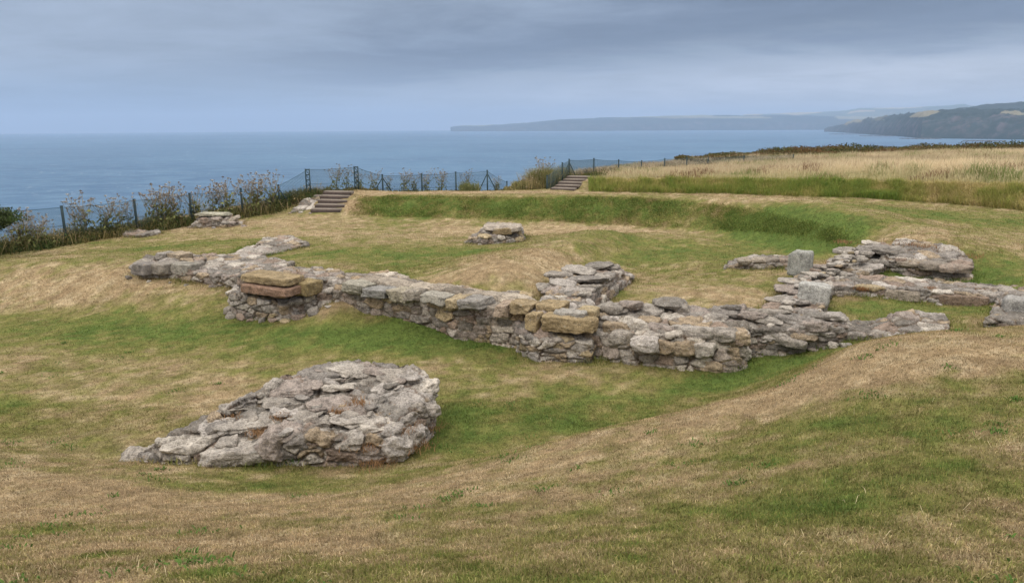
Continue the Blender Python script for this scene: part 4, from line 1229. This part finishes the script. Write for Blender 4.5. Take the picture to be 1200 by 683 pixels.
def umbel_plant(name, h, seed, heads, label):
    """branched dried stalk with flat seed heads, built at the origin"""
    rs = np.random.default_rng(seed)
    root = empty(name, (0, 0, 0), label, 'plant', 'dried umbel plants along the fence')
    st = Bag(); HP = []
    nst = 3 + seed % 3
    per = max(2, heads // nst)
    for s in range(nst):
        az = rs.random() * 6.28; ln = .12 + .22 * rs.random(); hh = h * (.75 + .25 * rs.random())
        P = np.array([(0.05 * rs.normal(), .05 * rs.normal(), -.05), (math.cos(az) * ln * h * .3, math.sin(az) * ln * h * .3, hh * .5), (math.cos(az) * ln * h, math.sin(az) * ln * h, hh)])
        cc = np.array([.26, .21, .13]) * (.7 + .5 * rs.random())
        add_tube(st, P, [.010, .008, .004], cc, 4)
        HP.append((P[2], .03 + .02 * rs.random()))
        for q in range(per - 1):
            t = .35 + .55 * rs.random(); b0 = P[0] * (1 - t) + P[2] * t if t > .5 else P[1]
            a2 = rs.random() * 6.28; L_ = h * (.14 + .24 * rs.random())
            e = b0 + np.array([math.cos(a2) * L_ * .75, math.sin(a2) * L_ * .75, L_ * .85])
            add_tube(st, [b0, (b0 + e) / 2 + np.array([math.cos(a2), math.sin(a2), 0]) * .04, e], [.005, .004, .003], cc, 3)
            HP.append((e, .014 + .024 * rs.random()))
        # withered leaves low down
        m = 44; tt = rs.random(m) ** 1.4
        pos = P[0] + (P[1] - P[0]) * tt[:, None] * 1.25 + rs.normal(size=(m, 3)) * np.array([.10, .10, .05])
        V, Fi, C = leaves(pos[:, 0], pos[:, 1], pos[:, 2], .03 + .035 * rs.random(m), np.array([.15, .155, .06]) * (.6 + .8 * rs.random(m))[:, None])
        st.add(V, Fi, C)
    st.obj('stalk', DRYM, root)
    for p, r_ in HP:
        b = Bag(); nr = 8
        for q in range(nr):
            a = q * 2.39996; rad = r_ * math.sqrt((q + .5) / nr)
            e = np.array([math.cos(a) * rad, math.sin(a) * rad, .035 - .25 * rad * rad / r_])
            add_tube(b, [np.zeros(3), e], [.002, .002], (.25, .21, .14), 3)
            c = np.array([.16, .11, .075]) * (.5 + .9 * rs.random()) if rs.random() < .62 else np.array([.52, .47, .40])
            for _ in range(3):
                f = e + rs.normal(size=3) * .006
                V, Fi, C = leaves(np.array([f[0]]), np.array([f[1]]), np.array([f[2]]), np.array([.008 + .008 * rs.random()]), c[None])
                b.add(V, Fi, C)
        o = b.obj('seed_head', DRYM, root); o.location = [float(v) for v in p]
    return root


def copy_tree(src, label):
    r2 = src.copy(); COL.objects.link(r2); r2['label'] = label
    for ch in src.children:
        c = ch.copy(); COL.objects.link(c); c.parent = r2
    return r2


# px of the plant, px height, depth, variant, label
ORD = 'by the fence'
PLANTS = [
    (14, 42, 20.6, 0, 'dried umbel plant leftmost of all, beneath the overhanging bush'),
    (24, 44, 20.8, 1, 'dried umbel plant just right of the overhanging bush'),
    (36, 36, 21.0, 2, 'pale umbel plant midway between the bush and the first fence post'),
    (46, 40, 21.2, 3, 'umbel plant next left of the first fence post'),
    (88, 36, 22.4, 2, 'shorter dried umbel plant directly right of the first fence post'),
    (99, 50, 22.8, 0, 'tallest dried umbel plant between the first and second fence posts'),
    (122, 42, 23.2, 1, 'slender umbel plant midway between first and second fence posts'),
    (140, 40, 23.6, 3, 'umbel plant well left of the second fence post'),
    (151, 34, 23.9, 2, 'small umbel plant touching the second fence post from the left'),
    (181, 50, 24.6, 0, 'big bushy dried umbel plant between the second and third fence posts'),
    (189, 46, 24.7, 3, 'branching umbel plant right beside the big bushy one'),
    (199, 44, 24.9, 1, 'reddish umbel plant centred between second and third fence posts'),
    (209, 38, 25.2, 2, 'umbel plant a little left of the third fence post'),
    (229, 38, 25.7, 1, 'dried umbel plant behind the stone heap at the third post'),
    (250, 36, 26.2, 2, 'low umbel plant above the right end of the stone heap'),
    (262, 44, 26.4, 0, 'full pale umbel plant left of the fourth fence post'),
    (270, 42, 26.6, 3, 'upright umbel plant touching the fourth fence post'),
    (294, 46, 27.2, 0, 'white headed umbel plant right of the fourth fence post'),
    (302, 42, 27.4, 1, 'umbel plant midway to the braced post before the lower steps'),
    (320, 40, 27.8, 3, 'umbel plant wrapping the braced post before the lower steps'),
    (396, 28, 29.6, 0, 'broad dried umbel plant between the two lattice posts above the steps'),
    (408, 26, 29.8, 2, 'small dried umbel plant just left of the right lattice post'),
    (424, 22, 30.2, 1, 'spindly dried umbel plant right of the right lattice post'),
    (440, 24, 30.6, 3, 'umbel plant behind the short braced post near the steps'),
    (457, 20, 30.9, 2, 'low umbel plant right of the short braced post'),
    (476, 25, 31.1, 0, 'umbel plant left of the first plain post on the green bank'),
    (487, 20, 31.2, 1, 'small umbel plant next to the first plain post on the bank'),
    (501, 24, 31.3, 3, 'umbel plant right of the first plain post on the bank'),
    (518, 26, 31.4, 0, 'tall umbel plant midway along the bank fence'),
    (548, 24, 31.5, 2, 'umbel plant growing from the grassy tussock on the bank fence'),
    (583, 16, 31.5, 1, 'short umbel plant right of the tripod braced post'),
    (612, 17, 31.5, 3, 'umbel plant on the seaward flank of the overgrown heap by the upper steps'),
    (627, 25, 31.8, 0, 'umbel plant crowning the overgrown heap by the upper steps'),
    (640, 31, 32.2, 1, 'umbel plant just left of the two close posts at the upper steps')]
variants = {}
for px, hpx, dd, vv, lab in PLANTS:
    base = atd(px, 260, dd); x, y = base[0], base[1]
    # step slightly to the sea side of the fence
    g = z1(x, y)
    H = hpx / F * (dd * .98 + .7)
    if vv not in variants:
        variants[vv] = umbel_plant('dried_umbel_plant', 1.0, 40 + vv * 7, [36, 30, 24, 30][vv], lab); o = variants[vv]
    else:
        o = copy_tree(variants[vv], lab)
    H = min(max(H * 1.12, .5), 1.5)
    o.location = (x, y, g - .02); o.scale = (H * .95, H * .95, H); o.rotation_euler = (0, 0, random.random() * 6.28)

# overhanging bush at the left edge
bp = atd(-34, 246, 19.2)
root = empty('bush', (bp[0], bp[1], z1(bp[0], bp[1])), 'dark green leafy bush cut off by the left edge, above the fence', 'bush')
b0 = np.array(root.location); tk = Bag()
for k in range(7):
    a = k * .9; add_tube(tk, [(0, 0, -.2), (math.cos(a) * .2, math.sin(a) * .2, .6), (math.cos(a) * .6, math.sin(a) * .6, 1.2 + .1 * (k % 3))], [.04, .025, .008], (.09, .07, .05), 5)
tk.obj('stem', DRYM, root)
n = 7000
cen = np.array([[0, 0, .9], [.55, -.1, 1.0], [.75, .1, 1.12], [-.5, 0, 1.1], [.2, .3, 1.25], [.35, -.3, .85]])
ci = rng.integers(0, len(cen), n); dv = rng.normal(size=(n, 3)); dv /= np.linalg.norm(dv, axis=1)[:, None]
pp = cen[ci] + dv * (.42 * rng.random(n) ** .5)[:, None] * np.array([1, 1, .62])
lump = fbm(pp * 4, 131, 2); kp = lump > -.18; pp = pp[kp]; n = len(pp)
cb = np.array([.055, .072, .030]) * (.6 + .9 * rng.random(n))[:, None]
fb = Bag(); fb.add(*leaves(pp[:, 0], pp[:, 1], pp[:, 2], .025 + .025 * rng.random(n), cb))
# a few sprigs reaching right
for k in range(7):
    e0 = np.array([.8, 0, 1.0]); e1 = np.array([1.15 + .25 * rng.random(), .2 * rng.normal(), 1.0 + .35 * rng.random()])
    tt = rng.random(45)[:, None]; q = e0 * (1 - tt) + e1 * tt + rng.normal(size=(45, 3)) * .035
    fb.add(*leaves(q[:, 0], q[:, 1], q[:, 2], .02 + .02 * rng.random(45), np.tile(np.array([[.06, .085, .03]]), (45, 1)) * (.6 + .8 * rng.random(45))[:, None]))
fb.obj('foliage', LEAF, root)

# ------------------------------------------------------------------ sea and coast
RE = 6371000.0; SEA = -75.0


def sea_z(d): return SEA - d * d / (2 * RE)


rad = np.concatenate([np.linspace(20, 400, 12), np.geomspace(450, 34000, 90)]); na = 220
aa = np.linspace(-math.pi * .75, math.pi * .75, na)
rr_, ta = np.meshgrid(rad, aa); X = (rr_ * np.sin(ta)).ravel(); Y = (rr_ * np.cos(ta)).ravel(); Zz = sea_z(rr_.ravel())
nr = len(rad); ii = (np.arange(na - 1)[:, None] * nr + np.arange(nr - 1)[None, :]).ravel()
m, nt, N, L = new_mat('sea_water')
p = worldpos(nt)
mp = nd(nt, 'ShaderNodeMapping'); L.new(p, mp.inputs[0]); mp.inputs['Scale'].default_value = (1, 1.6, 1); mp.inputs['Rotation'].default_value = (0, 0, .35)
q = mp.outputs[0]
big = noise(nt, q, .0011, 5, .6, .4); mid = noise(nt, q, .02, 5, .6); fine = noise(nt, q, .11, 4, .6)
base = mixc(nt, ramp(nt, big, .35, .65), (.016, .062, .125), (.036, .098, .168))
base = mixc(nt, ramp(nt, mid, .38, .68, 0, .65), base, (.065, .132, .20))
cap = math_(nt, 'MULTIPLY', ramp(nt, noise(nt, q, .055, 4, .75), .635, .67), ramp(nt, noise(nt, q, .006, 3, .6), .48, .58))
base = mixc(nt, math_(nt, 'MULTIPLY', cap, .75), base, (.62, .66, .68))
h = math_(nt, 'ADD', math_(nt, 'MULTIPLY', mid, 2.2), math_(nt, 'MULTIPLY', fine, .6))
bs = principled(nt, base, .5, .3, h, .7, 2.0); bs.inputs['IOR'].default_value = 1.333
kind(build('sea', np.stack([X, Y, Zz], 1), np.stack([ii, ii + 1, ii + nr + 1, ii + nr], 1), m, smooth=True), 'structure')


def mat_hill(name, woods, field, cliff, fsc):
    m, nt, N, L = new_mat(name)
    p = worldpos(nt); c = attr(nt)
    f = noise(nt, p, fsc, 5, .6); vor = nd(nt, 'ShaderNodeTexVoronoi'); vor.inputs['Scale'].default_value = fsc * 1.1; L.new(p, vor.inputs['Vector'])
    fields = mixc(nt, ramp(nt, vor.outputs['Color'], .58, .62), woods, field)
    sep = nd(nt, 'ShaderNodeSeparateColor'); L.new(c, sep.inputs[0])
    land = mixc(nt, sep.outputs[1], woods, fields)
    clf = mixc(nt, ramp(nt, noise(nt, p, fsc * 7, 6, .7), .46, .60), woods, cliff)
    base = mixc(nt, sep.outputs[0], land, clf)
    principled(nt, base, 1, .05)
    return m


def coast(name, prof, d_fun, mat, depth, label=None, bump=6, seed=0, nsub=7, cliffk=.75):
    """prof: (px, ytop) skyline; d_fun(px)-> distance of the shore line"""
    prof = np.array(prof, float); pxs = np.linspace(prof[0, 0], prof[-1, 0], (len(prof) - 1) * nsub * 4 + 1); yt = np.interp(pxs, prof[:, 0], prof[:, 1])
    p0_ = [0, .06, .16, .3, .45, .6, .8, 1.0, 1.5, 2.2, 3.2, 4.0]; h0_ = [0, .22, .45, .62, .76, .86, .95, 1.0, .98, .93, .8, -.3]
    prm = np.concatenate([np.linspace(0, 1, 26), [1.25, 1.5, 2.2, 3.2, 4.0]]); hf = np.interp(prm, p0_, h0_)
    V = []; C = []
    for i, px in enumerate(pxs):
        d0 = d_fun(px); dr = ray(px, 150); dr = np.array([dr[0], dr[1]]) / math.hypot(dr[0], dr[1])
        r_ = ray(px, yt[i]); dtop = d0 + depth; el = r_[2] / math.hypot(r_[0], r_[1]); ztop = CAM[2] + el * dtop; zb = sea_z(dtop)
        H = max(ztop - zb, 1)
        for k, (a, hh) in enumerate(zip(prm, hf)):
            d = d0 + a * depth; P = dr * d
            V.append((P[0], P[1], sea_z(d) - (3 if k == 0 else 0) + H * hh)); C.append((1.0 if .0 < hh < cliffk and a < .55 else 0, 1.0 if a >= .5 else 0, 0))
    V = np.array(V); C = np.array(C); m_ = len(prm); n_ = len(pxs)
    nz = fbm(np.stack([V[:, 0], V[:, 1], np.zeros(len(V))], 1) / (depth * .28), seed, 4); nz2 = fbm(np.stack([V[:, 0], V[:, 1], np.zeros(len(V))], 1) / (depth * .06), seed + 5, 3)
    kk = np.tile(np.arange(m_), n_)
    V[:, 2] += np.where((kk > 0), bump * nz * np.minimum(kk / 10., 1) + bump * .6 * nz2 * np.minimum(kk / 4., 1), 0)
    V[:, :2] *= (1 + .008 * nz)[:, None]
    C[:, 0] = np.clip(C[:, 0] * (.6 + .9 * nz2), 0, 1)
    i_ = (np.arange(n_ - 1)[:, None] * m_ + np.arange(m_ - 1)[None, :]).ravel()
    return kind(build(name, V, np.stack([i_, i_ + m_, i_ + m_ + 1, i_ + 1], 1), mat, col=C, smooth=True), 'structure')


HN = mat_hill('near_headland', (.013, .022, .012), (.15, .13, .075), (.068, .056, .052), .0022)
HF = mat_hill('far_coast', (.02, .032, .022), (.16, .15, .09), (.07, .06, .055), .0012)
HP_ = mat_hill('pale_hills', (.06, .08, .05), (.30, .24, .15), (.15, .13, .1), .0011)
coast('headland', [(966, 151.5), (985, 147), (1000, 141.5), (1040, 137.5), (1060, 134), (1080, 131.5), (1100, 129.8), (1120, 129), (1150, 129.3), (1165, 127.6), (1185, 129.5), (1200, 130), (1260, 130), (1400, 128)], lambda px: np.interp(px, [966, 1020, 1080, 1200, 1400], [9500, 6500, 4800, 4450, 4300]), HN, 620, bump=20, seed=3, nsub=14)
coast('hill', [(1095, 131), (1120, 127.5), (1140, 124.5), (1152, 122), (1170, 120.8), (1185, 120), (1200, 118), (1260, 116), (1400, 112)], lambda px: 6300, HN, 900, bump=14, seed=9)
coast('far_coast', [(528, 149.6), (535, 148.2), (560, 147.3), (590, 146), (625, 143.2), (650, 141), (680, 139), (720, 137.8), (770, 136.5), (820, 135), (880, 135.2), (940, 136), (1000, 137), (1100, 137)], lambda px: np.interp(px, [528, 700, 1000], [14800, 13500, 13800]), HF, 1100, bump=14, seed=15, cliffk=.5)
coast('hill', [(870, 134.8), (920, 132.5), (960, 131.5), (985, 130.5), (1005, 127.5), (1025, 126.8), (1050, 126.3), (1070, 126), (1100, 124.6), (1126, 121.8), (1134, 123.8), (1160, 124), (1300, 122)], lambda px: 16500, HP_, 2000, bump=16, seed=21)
ROCKM = mat_plain('reef_rock', (.055, .05, .045), .8, .3, .02)
for i, (xa, xb, yb) in enumerate([(972, 1012, 155.4), (1008, 1062, 157.2), (1055, 1105, 159.6), (1130, 1180, 161.2)]):
    P = []
    for px in np.linspace(xa, xb, 24):
        P.append(atz(px, yb, -76.0)[:2] if False else None)
    dd = 78.0 / ((yb - (148 - ROLL * (0.5 * (xa + xb) - 600))) / F)
    dd = min(dd, 9000)
    b = Bag(); rs = np.random.default_rng(i); top = []; bot = []
    for px in np.linspace(xa, xb, 24):
        r_ = ray(px, 150); u_ = np.array([r_[0], r_[1]]) / math.hypot(r_[0], r_[1]); t = (px - xa) / (xb - xa); w_ = 90 * math.sin(math.pi * min(max(t, .03), .97)) * (.5 + rs.random())
        for s, arr in ((-1, bot), (1, top)):
            q = u_ * (dd + s * w_); arr.append((q[0], q[1], sea_z(dd)))
    V = np.array(bot + top); n_ = 24
    V2 = V.copy(); V2[:, 2] += 2.2 + rs.random(len(V)) * 1.5; V[:, 2] -= 2
    Fq = [(k, k + 1, n_ + k + 1, n_ + k) for k in range(n_ - 1)]
    allV = np.vstack([V, V2]); o_ = len(V)
    Fa = [(a + o_, b_ + o_, c_ + o_, d_ + o_) for a, b_, c_, d_ in Fq] + [(k, k + 1, k + 1 + o_, k + o_) for k in range(n_ - 1)] + [(n_ + k + 1, n_ + k, n_ + k + o_, n_ + k + 1 + o_) for k in range(n_ - 1)]
    kind(build('reef', allV, np.array(Fa), ROCKM), 'structure')

# ------------------------------------------------------------------ haze
m, nt, N, L = new_mat('sea_haze')
pv = nd(nt, 'ShaderNodeVolumePrincipled'); pv.inputs['Color'].default_value = (.39, .50, .67, 1); pv.inputs['Density'].default_value = 7.8e-5; pv.inputs['Anisotropy'].default_value = .1
o = nd(nt, 'ShaderNodeOutputMaterial'); L.new(pv.outputs[0], o.inputs['Volume'])
b = Bag(); add_box(b, (0, 0, (-190 + 640) / 2), (35500, 0, 0), (0, 35500, 0), (0, 0, (640 + 190) / 2), (1, 1, 1))
hz = b.obj('haze', m); kind(hz, 'stuff')

# ------------------------------------------------------------------ sky and light
SUN_EL, SUN_AZ = math.radians(52), math.radians(215)   # azimuth clockwise from +Y: behind, to the left
w = bpy.data.worlds.new('World'); SC.world = w; w.use_nodes = True
nt = w.node_tree; nt.nodes.clear(); L = nt.links
sky = nd(nt, 'ShaderNodeTexSky'); sky.sky_type = 'NISHITA'; sky.sun_disc = False; sky.sun_elevation = SUN_EL; sky.sun_rotation = SUN_AZ
tcn = nd(nt, 'ShaderNodeTexCoord'); gen = tcn.outputs['Generated']
sep = nd(nt, 'ShaderNodeSeparateXYZ'); L.new(gen, sep.inputs[0])
hor = math_(nt, 'MAXIMUM', sep.outputs[1], .08)
az = math_(nt, 'DIVIDE', sep.outputs[0], hor); el = math_(nt, 'DIVIDE', sep.outputs[2], hor)
az = math_(nt, 'MINIMUM', math_(nt, 'MAXIMUM', az, -3.0), 3.0)
# cloud deck coordinates
den = math_(nt, 'ADD', math_(nt, 'MAXIMUM', sep.outputs[2], 0.0), .11)
cu = math_(nt, 'DIVIDE', sep.outputs[0], den); cv = math_(nt, 'DIVIDE', sep.outputs[1], den)
cx = nd(nt, 'ShaderNodeCombineXYZ'); L.new(cu, cx.inputs[0]); L.new(math_(nt, 'MULTIPLY', cv, 1.3), cx.inputs[1])
n1 = noise(nt, cx.outputs[0], .55, 6, .55, .5); nb = noise(nt, cx.outputs[0], 1.6, 7, .6, .4)
wob = math_(nt, 'ADD', math_(nt, 'MULTIPLY', math_(nt, 'SUBTRACT', n1, .5), .13), math_(nt, 'MULTIPLY', math_(nt, 'SUBTRACT', nb, .5), .055))
# lower edge of the dark cloud shelf climbs to the right
azp = math_(nt, 'MAXIMUM', math_(nt, 'ADD', az, .1), 0.0)
low = math_(nt, 'ADD', math_(nt, 'MULTIPLY', azp, .075), .045)
e1 = math_(nt, 'ADD', math_(nt, 'SUBTRACT', el, low), wob)
shelf = ramp(nt, e1, -.012, .045)
upper = ramp(nt, math_(nt, 'SUBTRACT', math_(nt, 'ADD', el, wob), math_(nt, 'MULTIPLY', az, .16)), .09, .19, 1, .35)
leftf = ramp(nt, math_(nt, 'ADD', az, math_(nt, 'MULTIPLY', wob, 2.0)), -.62, -.12, .22, 1)
dark = math_(nt, 'MULTIPLY', math_(nt, 'MULTIPLY', shelf, upper), leftf)
LIGHT_C = (.60, .62, .69); MID_C = (.33, .39, .49); DARK_C = (.128, .162, .235); BLUE_C = (.195, .29, .425)
lowc = mixc(nt, ramp(nt, az, -.55, .35), BLUE_C, LIGHT_C)
base = mixc(nt, ramp(nt, el, .01, .10), lowc, MID_C)
base = mixc(nt, math_(nt, 'MULTIPLY', ramp(nt, az, .1, .6), ramp(nt, el, .14, .02)), base, LIGHT_C)
cl = mixc(nt, dark, base, DARK_C)
mod = ramp(nt, math_(nt, 'ADD', math_(nt, 'MULTIPLY', n1, .6), math_(nt, 'MULTIPLY', nb, .4)), .3, .7, .78, 1.20)
cmb = nd(nt, 'ShaderNodeCombineColor')
for i in range(3): L.new(mod, cmb.inputs[i])
cl = mixc(nt, 1.0, cl, cmb.outputs[0], 'MULTIPLY')
# the overcast brightens towards the zenith and behind the viewer
zen = ramp(nt, sep.outputs[2], .20, .75)
cl = mixc(nt, zen, cl, (2.75, 2.70, 2.66))
back = ramp(nt, sep.outputs[1], .25, -.35)
cl = mixc(nt, math_(nt, 'MULTIPLY', back, .8), cl, (1.7, 1.68, 1.68))
sc10 = mixc(nt, 1.0, cl, (10, 10, 10), 'MULTIPLY')
fin = mixc(nt, .93, sky.outputs[0], sc10)
bg = nd(nt, 'ShaderNodeBackground'); bg.inputs['Strength'].default_value = .1; L.new(fin, bg.inputs[0])
ow = nd(nt, 'ShaderNodeOutputWorld'); L.new(bg.outputs[0], ow.inputs[0])

sl = bpy.data.lights.new('sun', 'SUN'); sl.energy = 1.5; sl.angle = math.radians(11); sl.color = (1, .95, .88)
so = bpy.data.objects.new('sun', sl); COL.objects.link(so)
dv = Vector((math.sin(SUN_AZ) * math.cos(SUN_EL), math.cos(SUN_AZ) * math.cos(SUN_EL), math.sin(SUN_EL)))
so.rotation_euler = dv.to_track_quat('Z', 'Y').to_euler(); so.location = (0, -10, 60)

SC.view_settings.view_transform = 'Standard'; SC.view_settings.look = 'None'; SC.view_settings.exposure = 0.16; SC.view_settings.gamma = 1; SC.view_settings.use_curve_mapping = False
SC.render.resolution_x = 1024; SC.render.resolution_y = 582
cy = SC.cycles
cy.max_bounces = 5; cy.diffuse_bounces = 3; cy.glossy_bounces = 2; cy.transmission_bounces = 2; cy.volume_bounces = 1; cy.transparent_max_bounces = 4
cy.caustics_reflective = False; cy.caustics_refractive = False
cy.use_denoising = True; cy.denoiser = 'OPENIMAGEDENOISE'; cy.denoising_input_passes = 'RGB_ALBEDO_NORMAL'; cy.denoising_prefilter = 'ACCURATE'
for o in list(bpy.data.objects):
    if '_org' in o: del o['_org']
